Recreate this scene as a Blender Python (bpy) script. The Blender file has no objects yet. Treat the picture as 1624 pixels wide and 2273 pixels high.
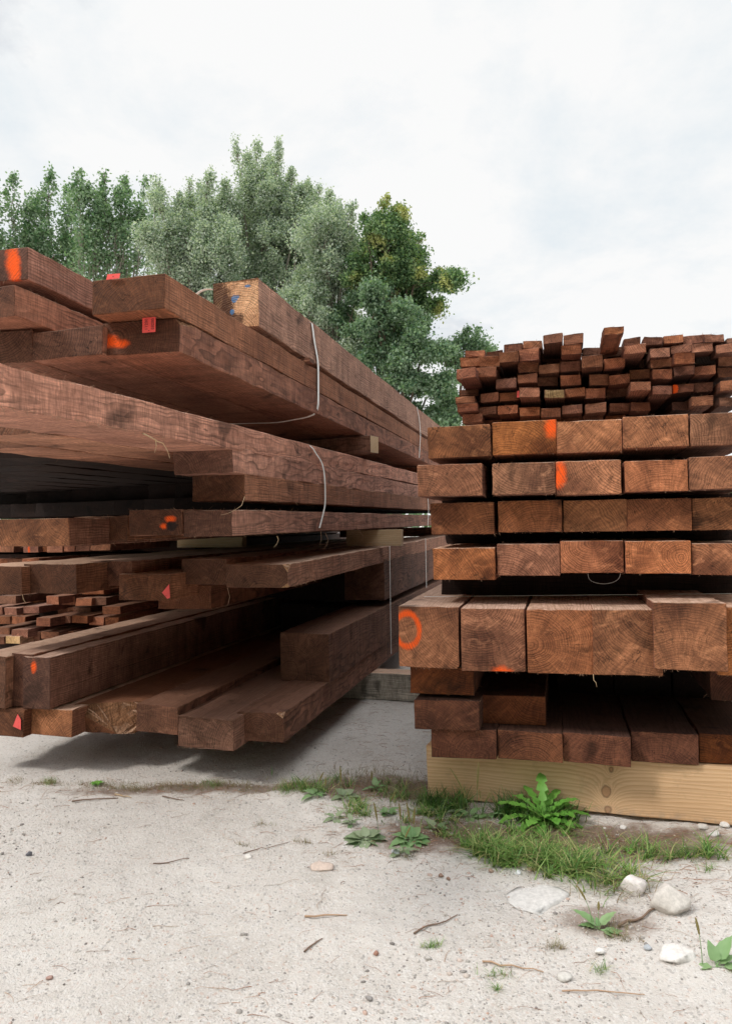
import bpy, bmesh, math, random
import numpy as np
from mathutils import Vector, Matrix
random.seed(7); RNG = np.random.default_rng(11)
SC = bpy.context.scene; COL = SC.collection
# ------------------------------------------------------------------ camera
F = 1624.0; CX = 812.0; CY = 1136.5          # pixel units of the measured photograph
PITCH = math.radians(1.06); ROLL = math.radians(-0.86)
_f = np.array([0, math.cos(PITCH), math.sin(PITCH)]); _r = np.array([1., 0, 0]); _u = np.cross(_r, _f)
_c, _s = math.cos(ROLL), math.sin(ROLL)
FW = _f; RT = _r*_c + _u*_s; UP = _u*_c - _r*_s
CAM = np.array([0, 0, 1.0])
cd = bpy.data.cameras.new('camera'); cam = bpy.data.objects.new('camera', cd); COL.objects.link(cam)
cd.sensor_fit = 'HORIZONTAL'; cd.sensor_width = 24; cd.lens = 24; cd.clip_start = 0.05; cd.clip_end = 6000
cam.matrix_world = Matrix(((RT[0], UP[0], -FW[0], 0), (RT[1], UP[1], -FW[1], 0), (RT[2], UP[2], -FW[2], 1.0), (0, 0, 0, 1)))
cd.dof.use_dof = True; cd.dof.focus_distance = 2.7; cd.dof.aperture_fstop = 11
SC.camera = cam
# ------------------------------------------------------------------ view, world, sun
SC.view_settings.view_transform = 'Standard'; SC.view_settings.look = 'None'
SC.view_settings.exposure = 0.0; SC.view_settings.gamma = 1
SUN = Vector((-0.60, -0.30, 0.76)).normalized()
W = bpy.data.worlds.new("World"); SC.world = W; W.use_nodes = True
def build_world():
    nt = W.node_tree; nt.nodes.clear(); N = nt.nodes; L = nt.links
    out = N.new('ShaderNodeOutputWorld'); bg = N.new('ShaderNodeBackground'); bg.inputs[1].default_value = 0.1
    sky = N.new('ShaderNodeTexSky'); sky.sky_type = 'NISHITA'; sky.sun_disc = False
    sky.sun_elevation = math.asin(SUN.z); sky.sun_rotation = math.atan2(SUN.x, SUN.y)
    tc = N.new('ShaderNodeTexCoord'); sp = N.new('ShaderNodeSeparateXYZ'); L.new(tc.outputs['Generated'], sp.inputs[0])
    ad = N.new('ShaderNodeMath'); ad.operation = 'ADD'; ad.inputs[1].default_value = 0.22; L.new(sp.outputs[2], ad.inputs[0])
    mx = N.new('ShaderNodeMath'); mx.operation = 'MAXIMUM'; mx.inputs[1].default_value = 0.05; L.new(ad.outputs[0], mx.inputs[0])
    dv = N.new('ShaderNodeVectorMath'); dv.operation = 'DIVIDE'
    cb = N.new('ShaderNodeCombineXYZ')
    for i in range(3): L.new(mx.outputs[0], cb.inputs[i])
    L.new(tc.outputs['Generated'], dv.inputs[0]); L.new(cb.outputs[0], dv.inputs[1])
    n1 = N.new('ShaderNodeTexNoise'); n1.inputs['Scale'].default_value = 2.0; n1.inputs['Detail'].default_value = 8; n1.inputs['Roughness'].default_value = 0.62
    n1.inputs['Distortion'].default_value = 0.15
    L.new(dv.outputs[0], n1.inputs['Vector'])
    r1 = N.new('ShaderNodeValToRGB'); e = r1.color_ramp.elements
    e[0].position = 0.36; e[0].color = (8.3, 8.85, 9.2, 1); e[1].position = 0.54; e[1].color = (9.85, 9.85, 9.8, 1)
    L.new(n1.outputs[0], r1.inputs[0])
    n2 = N.new('ShaderNodeTexNoise'); n2.inputs['Scale'].default_value = 1.1; n2.inputs['Detail'].default_value = 9; n2.inputs['Roughness'].default_value = 0.6
    L.new(dv.outputs[0], n2.inputs['Vector'])
    r2 = N.new('ShaderNodeValToRGB'); e = r2.color_ramp.elements
    e[0].position = 0.33; e[0].color = (0.5, 0.5, 0.5, 1); e[1].position = 0.45; e[1].color = (0.97, 0.97, 0.97, 1)
    L.new(n2.outputs[0], r2.inputs[0])
    m = N.new('ShaderNodeMix'); m.data_type = 'RGBA'
    L.new(r2.outputs[0], m.inputs['Factor']); L.new(sky.outputs[0], m.inputs[6]); L.new(r1.outputs[0], m.inputs[7])
    zz = N.new('ShaderNodeMapRange'); zz.inputs[1].default_value = .64; zz.inputs[2].default_value = 1.0; zz.inputs[3].default_value = 1.0; zz.inputs[4].default_value = 2.7
    L.new(sp.outputs[2], zz.inputs[0]); vs = N.new('ShaderNodeVectorMath'); vs.operation = 'SCALE'; L.new(m.outputs[2], vs.inputs[0]); L.new(zz.outputs[0], vs.inputs['Scale'])
    L.new(vs.outputs[0], bg.inputs[0]); L.new(bg.outputs[0], out.inputs[0])
build_world()
sl = bpy.data.lights.new('sun', 'SUN'); so = bpy.data.objects.new('sun', sl); COL.objects.link(so)
sl.energy = 1.9; sl.angle = math.radians(10); sl.color = (1, 0.96, 0.9)
so.rotation_euler = SUN.to_track_quat('Z', 'Y').to_euler()
# ------------------------------------------------------------------ geometry of view
def ray(x, y): return FW + RT*((x-CX)/F) - UP*((y-CY)/F)
_d = ray(1240, 1160); D = np.array([_d[0], _d[1], 0]); D /= np.linalg.norm(D); E_ = np.array([D[1], -D[0], 0])
ANG = -math.atan2(D[0], D[1])
def onz(x, y, z): k = ray(x, y); return CAM + k*((z-1)/k[2])
def onu(x, y, O, u): k = ray(x, y); return CAM + k*((u-(CAM-O)@E_)/(k@E_))
def onw(x, y, O, w): k = ray(x, y); return CAM + k*((w-(CAM-O)@D)/(k@D))
def ony(x, y, Y): k = ray(x, y); return CAM + k*(Y/k[1])
OR = onz(952, 1770, 0); OL = onz(622, 1652, .165); OL[2] = 0       # ground corner of the right / left pile
def P(O, u, w, z): return O + E_*u + D*w + np.array([0, 0, z])
# ------------------------------------------------------------------ helpers
def tag(o, label, cat, group=None, kind=None):
    if label: o['label'] = label
    if cat: o['category'] = cat
    if group: o['group'] = group
    if kind: o['kind'] = kind
    return o
def link(name, me, mats, parent=None):
    o = bpy.data.objects.new(name, me); COL.objects.link(o)
    for m in (mats if isinstance(mats, (list, tuple)) else [mats]): me.materials.append(m)
    if parent: o.parent = parent
    return o
def raw(name, V, Fc, mats, parent=None, smooth=False, mi=None):
    me = bpy.data.meshes.new(name); V = np.asarray(V, dtype=np.float32)
    if isinstance(Fc, np.ndarray):
        n, k = Fc.shape; me.vertices.add(len(V)); me.vertices.foreach_set('co', V.ravel())
        me.loops.add(n*k); me.loops.foreach_set('vertex_index', Fc.ravel().astype(np.int32))
        me.polygons.add(n); me.polygons.foreach_set('loop_start', np.arange(0, n*k, k, dtype=np.int32))
        me.update(calc_edges=True)
    else: me.from_pydata([tuple(map(float, v)) for v in V], [], [tuple(f) for f in Fc])
    if smooth: me.polygons.foreach_set('use_smooth', np.ones(len(me.polygons), dtype=bool))
    if mi is not None: me.polygons.foreach_set('material_index', np.asarray(mi, dtype=np.int32))
    me.update(); return link(name, me, mats, parent)
class NT:
    def __init__(s, name):
        s.m = bpy.data.materials.new(name); s.m.use_nodes = True; s.t = s.m.node_tree; s.t.nodes.clear()
    def n(s, typ, **kw):
        nd = s.t.nodes.new('ShaderNode'+typ)
        for k, v in kw.items(): setattr(nd, k, v)
        return nd
    def put(s, v, sock):
        if isinstance(v, bpy.types.NodeSocket): s.t.links.new(v, sock)
        elif v is not None: sock.default_value = v
    def math(s, op, a, b=None, c=None):
        nd = s.n('Math', operation=op)
        s.put(a, nd.inputs[0]); s.put(b, nd.inputs[1]); s.put(c, nd.inputs[2]); return nd.outputs[0]
    def mix(s, f, a, b, mode='MIX'):
        nd = s.n('Mix', data_type='RGBA', blend_type=mode)
        s.put(f, nd.inputs['Factor']); s.put(a, nd.inputs[6]); s.put(b, nd.inputs[7]); return nd.outputs[2]
    def noise(s, vec, scale, detail=3, rough=.55, dist=0):
        nd = s.n('TexNoise'); s.put(vec, nd.inputs['Vector']); nd.inputs['Scale'].default_value = scale
        nd.inputs['Detail'].default_value = detail; nd.inputs['Roughness'].default_value = rough; nd.inputs['Distortion'].default_value = dist
        return nd.outputs[0]
    def map(s, v, a, b, c=0, d=1, smooth=False):
        nd = s.n('MapRange'); nd.interpolation_type = 'SMOOTHSTEP' if smooth else 'LINEAR'
        s.put(v, nd.inputs[0]); 
        for i, q in enumerate((a, b, c, d)): s.put(q, nd.inputs[i+1])
        return nd.outputs[0]
    def ramp(s, v, pts):
        nd = s.n('ValToRGB'); s.put(v, nd.inputs[0]); e = nd.color_ramp.elements
        while len(e) < len(pts): e.new(.5)
        for k, (p, c) in enumerate(pts): e[k].position = p; e[k].color = (*c, 1)
        return nd.outputs[0]
    def vscale(s, v, sc):
        nd = s.n('VectorMath', operation='MULTIPLY'); s.put(v, nd.inputs[0]); nd.inputs[1].default_value = sc; return nd.outputs[0]
    def vadd(s, v, w):
        nd = s.n('VectorMath', operation='ADD'); s.put(v, nd.inputs[0]); s.put(w, nd.inputs[1]); return nd.outputs[0]
    def comb(s, x, y, z):
        nd = s.n('CombineXYZ'); s.put(x, nd.inputs[0]); s.put(y, nd.inputs[1]); s.put(z, nd.inputs[2]); return nd.outputs[0]
    def finish(s, col, rough=.8, bump=None, bstr=.5, bdist=.002, spec=.25, **kw):
        p = s.n('BsdfPrincipled'); s.put(col, p.inputs['Base Color']); s.put(rough, p.inputs['Roughness'])
        p.inputs['Specular IOR Level'].default_value = spec
        if bump is not None:
            b = s.n('Bump'); b.inputs['Strength'].default_value = bstr; b.inputs['Distance'].default_value = bdist
            s.put(bump, b.inputs['Height']); s.put(b.outputs[0], p.inputs['Normal'])
        o = s.n('OutputMaterial'); s.put(p.outputs[0], o.inputs[0]); s.p = p; s.o = o
        return s.m
def wood(name, endA, endB, sideA, sideB, ring=.0078, paints=(), sidebrow=1.0, stain=.6, wet=0.0, rough_end=0.0, dust_shade_c=(.68, .47, .36)):
    """solid rings round a pith per object (object colour holds pith x, z, tone, seed)"""
    s = NT(name); tc = s.n('TexCoord').outputs['Object']; oi = s.n('ObjectInfo')
    oc = s.n('SeparateColor'); s.put(oi.outputs['Color'], oc.inputs[0]); seed = oi.outputs['Alpha']
    sx = s.n('SeparateXYZ'); s.put(tc, sx.inputs[0]); x, y, z = sx.outputs
    px = s.math('MULTIPLY_ADD', oc.outputs[0], .5, -.25); pz = s.math('MULTIPLY_ADD', oc.outputs[1], .36, -.13)
    sd = s.math('MULTIPLY', seed, 37.0)
    tcs = s.vadd(tc, s.comb(sd, sd, sd))
    warp = s.noise(s.vscale(tcs, (1, .22, 1)), 7, 3); warp2 = s.noise(s.vscale(tcs, (1, .6, 1)), 26, 2)
    dx = s.math('SUBTRACT', x, px); dz = s.math('SUBTRACT', z, pz)
    dx = s.math('ADD', dx, s.math('MULTIPLY_ADD', warp, .07, -.035)); dz = s.math('ADD', dz, s.math('MULTIPLY_ADD', warp2, .012, -.006))
    lean = s.math('MULTIPLY', y, s.math('MULTIPLY_ADD', oc.outputs[1], .06, -.03)); dx = s.math('ADD', dx, lean)
    r = s.math('SQRT', s.math('ADD', s.math('MULTIPLY', dx, dx), s.math('MULTIPLY', dz, dz)))
    rw = s.math('ADD', r, s.math('MULTIPLY', s.noise(s.comb(s.math('MULTIPLY', r, 40), sd, 0.0), 1.0, 2), .02)); fr = s.math('FRACT', s.math('DIVIDE', rw, ring))
    late = s.math('MULTIPLY', s.map(fr, .35, .9, 0, 1, True), s.map(fr, .93, 1.0, 1, 0))
    fade = s.map(s.noise(tcs, 11, 3), .33, .60, .25, 1.0)
    late = s.math('MULTIPLY', late, fade)
    g = s.n('NewGeometry'); vt = s.n('VectorTransform', vector_type='NORMAL', convert_from='WORLD', convert_to='OBJECT'); s.put(g.outputs['True Normal'], vt.inputs[0])
    sn = s.n('SeparateXYZ'); s.put(vt.outputs[0], sn.inputs[0]); isend = s.map(s.math('ABSOLUTE', sn.outputs[1]), .5, .6)
    fib = s.noise(s.vscale(tcs, (1, .03, 1)), 260, 2, .7)      # fibres along the length
    saw = s.noise(s.vscale(tcs, (.35, 1, .12)), 210, 2, .7)        # saw marks across
    fine = s.noise(tcs, 420, 2, .7); med = s.noise(tcs, 22, 4, .65); big = s.noise(s.vscale(tcs, (1, .5, 1)), 5.5, 3, .6)
    tone = s.map(oc.outputs[2], 0, 1, .48, 1.75)
    def mulv(c, f):
        h = s.n('VectorMath', operation='SCALE'); s.put(c, h.inputs[0]); s.put(f, h.inputs['Scale']); return h.outputs[0]
    ce = s.mix(s.map(big, .32, .68), (*endA, 1), (*endB, 1)); 
    ce = mulv(ce, s.math('SUBTRACT', 1.14, s.math('MULTIPLY', late, .55)))
    ce = s.mix(s.map(s.noise(s.vscale(tcs, (1, .2, 1.6)), 13, 4, .6, 1.2), .55, .72, 0, .55), ce, (endB[0]*1.45, endB[1]*1.55, endB[2]*1.6, 1))
    ce = mulv(ce, s.map(fine, .2, .8, .55, 1.5))
    ce = mulv(ce, s.map(s.noise(s.vadd(tcs, (3.1, 1, 7)), 60, 3, .7), .3, .7, .82, 1.18))
    # radial streaks across the end grain
    at = s.math('ARCTAN2', dz, dx); st = s.noise(s.comb(s.math('MULTIPLY', at, 14), s.math('MULTIPLY', r, 6), sd), 2.0, 2)
    ce = mulv(ce, s.map(st, .3, .7, .74, 1.24))
    chk = s.noise(s.comb(s.math('MULTIPLY', at, 3.2), sd, s.math('MULTIPLY', r, 9)), 1.6, 3, .6)
    chm = s.math('MULTIPLY', s.map(s.math('ABSOLUTE', s.math('SUBTRACT', chk, .5)), .0, .011, 1, 0), s.map(s.noise(tcs, 15, 2), .50, .58))
    ce = mulv(ce, s.math('MULTIPLY_ADD', chm, -.75, 1.0))
    cs = s.mix(s.map(big, .3, .7), (*sideA, 1), (*sideB, 1))
    cs = mulv(cs, s.math('SUBTRACT', 1.08, s.math('MULTIPLY', late, .62)))
    cs = mulv(cs, s.map(saw, .25, .75, .62, 1.38)); cs = mulv(cs, s.map(fib, .3, .7, .78, 1.22)); cs = mulv(cs, s.map(med, .3, .7, .78, 1.22))
    drip = s.noise(s.vscale(tcs, (.05, 1, .05)), 16, 3, .6); cs = mulv(cs, s.map(drip, .35, .65, .80, 1.14))
    c = s.mix(isend, cs, ce)
    up = s.map(sn.outputs[2], .6, .8); dust = s.mix(s.map(s.math('ADD', fib, s.math('MULTIPLY', late, -.35)), .2, .7), (dust_shade_c[0]*.62, dust_shade_c[1]*.55, dust_shade_c[2]*.5, 1), (*dust_shade_c, 1))
    c = s.mix(s.math('MULTIPLY', up, s.map(med, .3, .6, .55, .9)), c, dust)
    dk = s.noise(s.vadd(tcs, (9, 4, 2)), 7, 3, .5, .6); c = mulv(c, s.map(dk, .60, .74, 1, 1-stain, True))
    c = mulv(c, tone)
    hs_ = s.n('HueSaturation'); s.put(s.map(s.math('FRACT', s.math('MULTIPLY', seed, 7.31)), 0, 1, .4975, .505), hs_.inputs['Hue']); s.put(s.map(s.math('FRACT', s.math('MULTIPLY', seed, 3.77)), 0, 1, .90, 1.10), hs_.inputs['Saturation']); s.put(c, hs_.inputs['Color']); c = hs_.outputs[0]
    rr = s.map(fine, .3, .7, .7, .95)
    for k, (fx, fz, rx, rz, kind, pc) in enumerate(paints):
        nz = s.noise(s.vadd(tc, (k*3.3, 0, 0)), 38, 3, .7); nf = s.math('ADD', s.math('MULTIPLY', s.noise(tc, 330, 2, .8), .7), s.math('MULTIPLY', s.noise(s.vadd(tc, (k*1.7, 2, 0)), 120, 3, .7), .6)); nf = s.math('SUBTRACT', nf, .15)
        a = s.math('DIVIDE', s.math('SUBTRACT', x, fx), rx); b = s.math('DIVIDE', s.math('SUBTRACT', z, fz), rz)
        q = s.math('SQRT', s.math('ADD', s.math('MULTIPLY', a, a), s.math('MULTIPLY', b, b)))
        if kind == 'ring': q = s.math('MULTIPLY', s.math('ABSOLUTE', s.math('SUBTRACT', q, 1)), 4.6)
        q = s.math('ADD', q, s.math('MULTIPLY_ADD', nz, .9, -.45)); q = s.math('ADD', q, s.math('MULTIPLY_ADD', nf, .9, -.45))
        lo, hi = (.75, 1.05) if kind == 'hard' else (.35, 1.35)
        mk = s.math('MULTIPLY', s.map(q, hi, lo, 0, .95, True), s.map(y, .012, .02, 1, 0)); mk = s.math('MULTIPLY', mk, s.map(s.math('ADD', s.math('MULTIPLY', late, -.5), s.noise(tcs, 240, 3, .8)), -.05, .45, .45, 1))
        c = s.mix(mk, c, (*pc, 1))
    hb = s.math('ADD', s.math('MULTIPLY', fine, .5), s.math('MULTIPLY', s.mix(isend, saw, s.math('MULTIPLY', late, -.5)), .7))
    hb = s.math('ADD', hb, s.math('MULTIPLY', s.noise(tcs, 45, 3, .7), .8 + rough_end*3))
    return s.finish(c, rr, hb, .8, .0035 + rough_end*.006)
ORG = (1.0, .115, .01); RED = (.95, .05, .05)
KW = dict(endA=(.105, .036, .0175), endB=(.35, .135, .063), sideA=(.15, .055, .034), sideB=(.27, .115, .073))
M_wood = wood('brown_timber', **KW)
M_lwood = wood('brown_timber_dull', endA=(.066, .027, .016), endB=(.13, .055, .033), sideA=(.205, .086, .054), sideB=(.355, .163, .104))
M_small = wood('brown_batten', endA=(.125, .045, .026), endB=(.28, .112, .062), sideA=(.085, .032, .022), sideB=(.17, .07, .046), dust_shade_c=(.36, .20, .14), ring=.006, stain=.5)
M_hollowshade = wood('hollow_shade_timber', endA=(.018, .008, .006), endB=(.035, .015, .010), sideA=(.03, .013, .009), sideB=(.05, .022, .015), dust_shade_c=(.04, .022, .015))  # near-black timber copy, the shade of the hollows put into its colour
LOWSHADE = dict(dust_shade_c=(.085, .04, .027))  # top-face colour darkened to hold the shade of the recess
M_lowshade = wood('brown_timber_low_shade', endA=(.075, .023, .011), endB=(.20, .066, .028), sideA=(.09, .034, .021), sideB=(.16, .068, .043), **LOWSHADE)  # darker timber copy, shade under the square beams put into its colour
M_llowshade = wood('brown_timber_low_left_shade', endA=(.075, .030, .017), endB=(.15, .063, .038), sideA=(.12, .048, .030), sideB=(.21, .090, .057), dust_shade_c=(.20, .10, .066))  # darker copy of the dull timber, lower package shade put into its colour
M_grey = wood('grey_timber', endA=(.12, .1, .085), endB=(.2, .17, .14), sideA=(.28, .25, .21), sideB=(.44, .39, .34))
M_torn = wood('torn_wood', endA=(.36, .17, .085), endB=(.55, .30, .16), sideA=(.36, .18, .10), sideB=(.50, .28, .16), rough_end=1.0)
M_torn2 = wood('broken_wood', endA=(.10, .048, .028), endB=(.17, .085, .05), sideA=(.10, .048, .028), sideB=(.17, .085, .05), rough_end=1.0)
def painted(name, paints, kw=None, **k2):
    b = dict(kw or KW); b.update(k2); return wood(name, paints=paints, **b)
LKW = dict(endA=(.066, .027, .016), endB=(.13, .055, .033), sideA=(.205, .086, .054), sideB=(.355, .163, .104))
SKW = dict(endA=(.125, .045, .026), endB=(.28, .112, .062), sideA=(.085, .032, .022), sideB=(.17, .07, .046), dust_shade_c=(.36, .20, .14), ring=.006)
def pine(name, knots=(), c1=(.62, .36, .17), c2=(.80, .54, .30)):
    s = NT(name); tc = s.n('TexCoord').outputs['Object']; sx = s.n('SeparateXYZ'); s.put(tc, sx.inputs[0]); x, y, z = sx.outputs
    ph = s.math('ADD', s.math('MULTIPLY', z, 1.0), s.math('MULTIPLY', x, .6)); kmask = 0.0; kd = 0.0
    ph = s.math('ADD', ph, s.math('MULTIPLY', s.noise(s.vscale(tc, (1, .18, 1)), 9, 2), .05))
    for (ky, kz, kr) in knots:
        a = s.math('SUBTRACT', y, ky); b = s.math('MULTIPLY', s.math('SUBTRACT', z, kz), .8)
        q = s.math('SQRT', s.math('ADD', s.math('MULTIPLY', a, a), s.math('MULTIPLY', b, b)))
        q = s.math('ADD', q, s.math('MULTIPLY_ADD', s.noise(tc, 60, 2), .008, -.004))
        g = s.math('DIVIDE', kr*kr*1.6, s.math('ADD', s.math('MULTIPLY', q, q), kr*kr)); sg = 1.0
        ph = s.math('ADD', ph, s.math('MULTIPLY', g, .075))
        km = s.map(q, kr*1.05, kr*.8, 0, 1, True); kmask = s.math('MAXIMUM', km, kmask)
        kd = s.math('MAXIMUM', s.map(s.math('ABSOLUTE', s.math('SUBTRACT', q, kr*.95)), .0, .004, 1, 0), kd)
    ph = s.math('ADD', ph, s.math('MULTIPLY', s.noise(s.comb(0.0, 0.0, s.math('MULTIPLY', ph, 22)), 1.0, 3), .035)); fr = s.math('FRACT', s.math('DIVIDE', ph, .0125)); late = s.math('MULTIPLY', s.map(fr, .2, .85, 0, 1, True), s.map(fr, .9, 1, 1, 0))
    c = s.mix(s.noise(s.vscale(tc, (1, .3, 1)), 8, 3), (*c1, 1), (*c2, 1)); c = s.mix(s.math('MULTIPLY', late, .40), c, (.50, .25, .10, 1))
    fib = s.noise(s.vscale(tc, (1, .04, 1)), 300, 2, .7); c = s.mix(s.map(fib, .3, .7, .0, .22), c, (.42, .22, .1, 1))
    c = s.mix(s.math('MULTIPLY', kmask, .5), c, (.36, .15, .065, 1)); c = s.mix(s.math('MULTIPLY', kd, .6), c, (.12, .05, .025, 1))
    c = s.mix(s.map(s.noise(tc, 16, 5, .7), .56, .72, 0, .35), c, (.42, .27, .15, 1))
    dirt = s.math('MULTIPLY', s.map(z, .0, .03, 1, 0), s.map(s.noise(tc, 40, 4), .4, .6)); c = s.mix(s.math('MULTIPLY', dirt, .5), c, (.3, .26, .22, 1))
    return s.finish(c, .75, s.math('ADD', fib, s.math('MULTIPLY', late, .5)), .5, .0015)
M_spacer = pine('pale_spacer', c1=(.50, .37, .22), c2=(.68, .53, .35))
def plain(name, c, rough=.6, vary=.15, spec=.3, sc=60):
    s = NT(name); tc = s.n('TexCoord').outputs['Object']; n = s.noise(tc, sc, 3)
    col = s.mix(n, (*[v*(1-vary) for v in c], 1), (*[min(1, v*(1+vary)) for v in c], 1)); return s.finish(col, rough, n, .3, .001, spec)
M_strap = plain('white_strap', (.90, .89, .85), .35); M_red = plain('red_plastic', (.86, .11, .10), .45); M_ink = plain('dark_ink', (.12, .03, .035), .6)
M_fiber = plain('pale_fibre', (.34, .2, .13), .9)
# ------------------------------------------------------------------ timber builder
def timber_mesh(name, Wd, H, L, bev=.002, jit=.0009, cuts=(), hairs=0, fray=0, rag=0.0):
    bm = bmesh.new(); hx = Wd/2
    sec = []
    def seg(a, b, n):
        for i in range(n): t = i/n; sec.append((a[0]+(b[0]-a[0])*t, a[1]+(b[1]-a[1])*t))
    n1 = 6 if Wd > .12 else 3; n2 = 4 if H > .06 else 2
    b = bev
    seg((-hx+b, 0), (hx-b, 0), n1); seg((hx-b, 0), (hx, b), 1); seg((hx, b), (hx, H-b), n2); seg((hx, H-b), (hx-b, H), 1)
    seg((hx-b, H), (-hx+b, H), n1); seg((-hx+b, H), (-hx, H-b), 1); seg((-hx, H-b), (-hx, b), n2); seg((-hx, b), (-hx+b, 0), 1)
    ys = [0.0, b*.8]; q = .035
    while q < L-.02: ys.append(q); q += .035 if q < .5 else (.09 if q < 1.8 else .3)
    ys += [L-.003, L]
    skew = random.uniform(-.012, .012) if L > 1 else 0; skz = random.uniform(-.008, .008)
    rings = []; wv = random.uniform(0, 6); 
    for k, yy in enumerate(ys):
        ins = b*.75 if k in (0, len(ys)-1) else 0; ring = []
        for (x, z) in sec:
            cxs = x*(1-ins/hx); cz = H/2+(z-H/2)*(1-2*ins/H)
            j = jit if k > 1 else jit*.7
            end = yy + ((skew*x/hx + skz*(z/H-.5)) if k < 2 else 0)
            if k < 2 and rag: end += random.uniform(-rag, rag)*.6
            wob = .0015*math.sin(yy*9+wv)+.001*math.sin(yy*23+wv*2)
            ring.append(bm.verts.new((cxs+random.gauss(0, j)+wob, end, cz+random.gauss(0, j)*.9+wob*.6)))
        rings.append(ring)
    n = len(sec)
    for a, c in zip(rings, rings[1:]):
        for i in range(n): bm.faces.new((a[i], a[(i+1) % n], c[(i+1) % n], c[i]))
    bm.faces.new(rings[0][::-1]); bm.faces.new(rings[-1])
    bm.normal_update()
    for (co, no) in cuts:
        r = bmesh.ops.bisect_plane(bm, geom=bm.verts[:]+bm.edges[:]+bm.faces[:], plane_co=Vector(co), plane_no=Vector(no).normalized(), clear_outer=True)
        ed = [g for g in r['geom_cut'] if isinstance(g, bmesh.types.BMEdge)]
        nf = bmesh.ops.edgeloop_fill(bm, edges=ed)['faces']
        tr = bmesh.ops.triangulate(bm, faces=nf)['faces']
        sub = bmesh.ops.subdivide_edges(bm, edges=list({e for f in tr for e in f.edges if all(lf in tr for lf in e.link_faces)}), cuts=3, use_grid_fill=True)
        pn = Vector(no).normalized()
        for f in bm.faces:
            if abs(f.normal.dot(pn)) > .995 and abs((f.calc_center_median()-Vector(co)).dot(pn)) < .002: f.material_index = 1
        for g in sub['geom_inner']:
            if isinstance(g, bmesh.types.BMVert): g.co += pn*random.uniform(-.006, .003)
    # saw fibres standing off the edges
    def hair(p, dr, ln, w=.0007):
        s1 = Vector((random.gauss(0, 1), random.gauss(0, 1), random.gauss(0, 1))).normalized()*w
        bend = Vector((random.gauss(0, .4), random.gauss(0, .4), random.gauss(0, .4)))*ln
        m = p+dr*ln*.5+bend*.25; e = p+dr*ln+bend
        v = [bm.verts.new(q) for q in (p-s1, p+s1, m+s1*.7, m-s1*.7, e)]
        f1 = bm.faces.new((v[0], v[1], v[2], v[3])); f2 = bm.faces.new((v[3], v[2], v[4]))
        f1.material_index = f2.material_index = 2
    for i in range(hairs):
        yy = abs(random.gauss(0, .5)) % L; s_ = random.choice((1, 1, 1, -1)); top = random.random() < .4
        hair(Vector((s_*hx, yy, H-.002 if top else .002)), Vector((s_*random.uniform(.1, 1), random.uniform(-1, 1), random.uniform(-.3, .8) if top else random.uniform(-1, .2))).normalized(), random.uniform(.004, .016))
    for i in range(fray):
        t = random.uniform(-1, 1); top = random.random() < .5
        hair(Vector((t*hx, random.uniform(0, .004), H if top else 0)), Vector((random.uniform(-.5, .5), -.6, .6 if top else -.8)).normalized(), random.uniform(.003, .008))
    me = bpy.data.meshes.new(name); bm.to_mesh(me); bm.free(); return me
def rnd_color(o, tone=None):
    o.color = (random.random(), random.random(), random.random() if tone is None else tone, random.random())
def timber(name, O, u, w, z, Wd, H, L, label, cat, mat=None, tone=None, tilt=0, yaw=0, cross=False, group=None, cuts=(), hairs=40, fray=20, pith=None, rag=0, bev=.002, mats=None):
    """front-left-bottom corner at (u, w, z) in the frame of a pile; cross=True runs along the pile's front"""
    me = timber_mesh(name, Wd, H, L, cuts=cuts, hairs=hairs, fray=fray, rag=rag, bev=bev)
    mat = mat or M_wood
    o = link(name, me, mats or [mat, M_torn, M_fiber])
    if cross: p = P(O, u, w+Wd/2, z); ang = ANG - math.pi/2
    else: p = P(O, u+Wd/2, w, z); ang = ANG
    o.location = p; o.rotation_euler = (tilt, 0, ang+yaw); rnd_color(o, tone)
    if pith: o.color[0] = (pith[0]+.25)/.5; o.color[1] = (pith[1]+.13)/.36
    tag(o, label, cat, group); o['W'] = 0; del o['W']
    return o, Wd, H
def px(O, box, u=None, z=None, w=None):
    """front face of a timber from its measured picture edges and ONE known world value"""
    xl, yt, xr, yb = box
    if u is not None: p = onu(xr, yb, O, u)
    elif z is not None: p = onz(xr, yb, z)
    else: p = onw(xr, yb, O, w)
    ww = (p-O)@D; q = onw(xl, yb, O, ww); t = onw(xr, yt, O, ww)
    return (q-O)@E_, ww, p[2], (p-q)@E_, t[2]-p[2]
def tb(O, box, L, label, name='timber', cat='timber', u=None, z=None, w=None, W0=None, H0=None, **kw):
    uu, ww, zz, Wd, H = px(O, box, u, z, w)
    if W0: uu += Wd-W0; Wd = W0
    return timber(name, O, uu, ww, zz, Wd, H0 or H, L, label, cat, **kw)[0]
# ================================================================== GROUND
def vnoise(X, Y, sc, seed=0):
    X = X*sc+seed*17.3; Y = Y*sc+seed*9.1; xi = np.floor(X).astype(int); yi = np.floor(Y).astype(int); fx = X-xi; fy = Y-yi
    fx = fx*fx*(3-2*fx); fy = fy*fy*(3-2*fy)
    def h(a, b): v = np.sin(a*127.1+b*311.7+seed*3.3)*43758.5453; return v-np.floor(v)
    return (h(xi, yi)*(1-fx)+h(xi+1, yi)*fx)*(1-fy)+(h(xi, yi+1)*(1-fx)+h(xi+1, yi+1)*fx)*fy
def gh(X, Y):
    X = np.asarray(X, float); Y = np.asarray(Y, float)
    return (vnoise(X, Y, 1.1, 1)-.5)*.016+(vnoise(X, Y, 6, 2)-.5)*.011+(vnoise(X, Y, 19, 3)-.5)*.008+(vnoise(X, Y, 48, 4)-.5)*.006-.007
def G(x, y, dz=0.0): p = onz(x, y, 0); p[2] = float(gh(p[0], p[1]))+dz; return p
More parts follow.
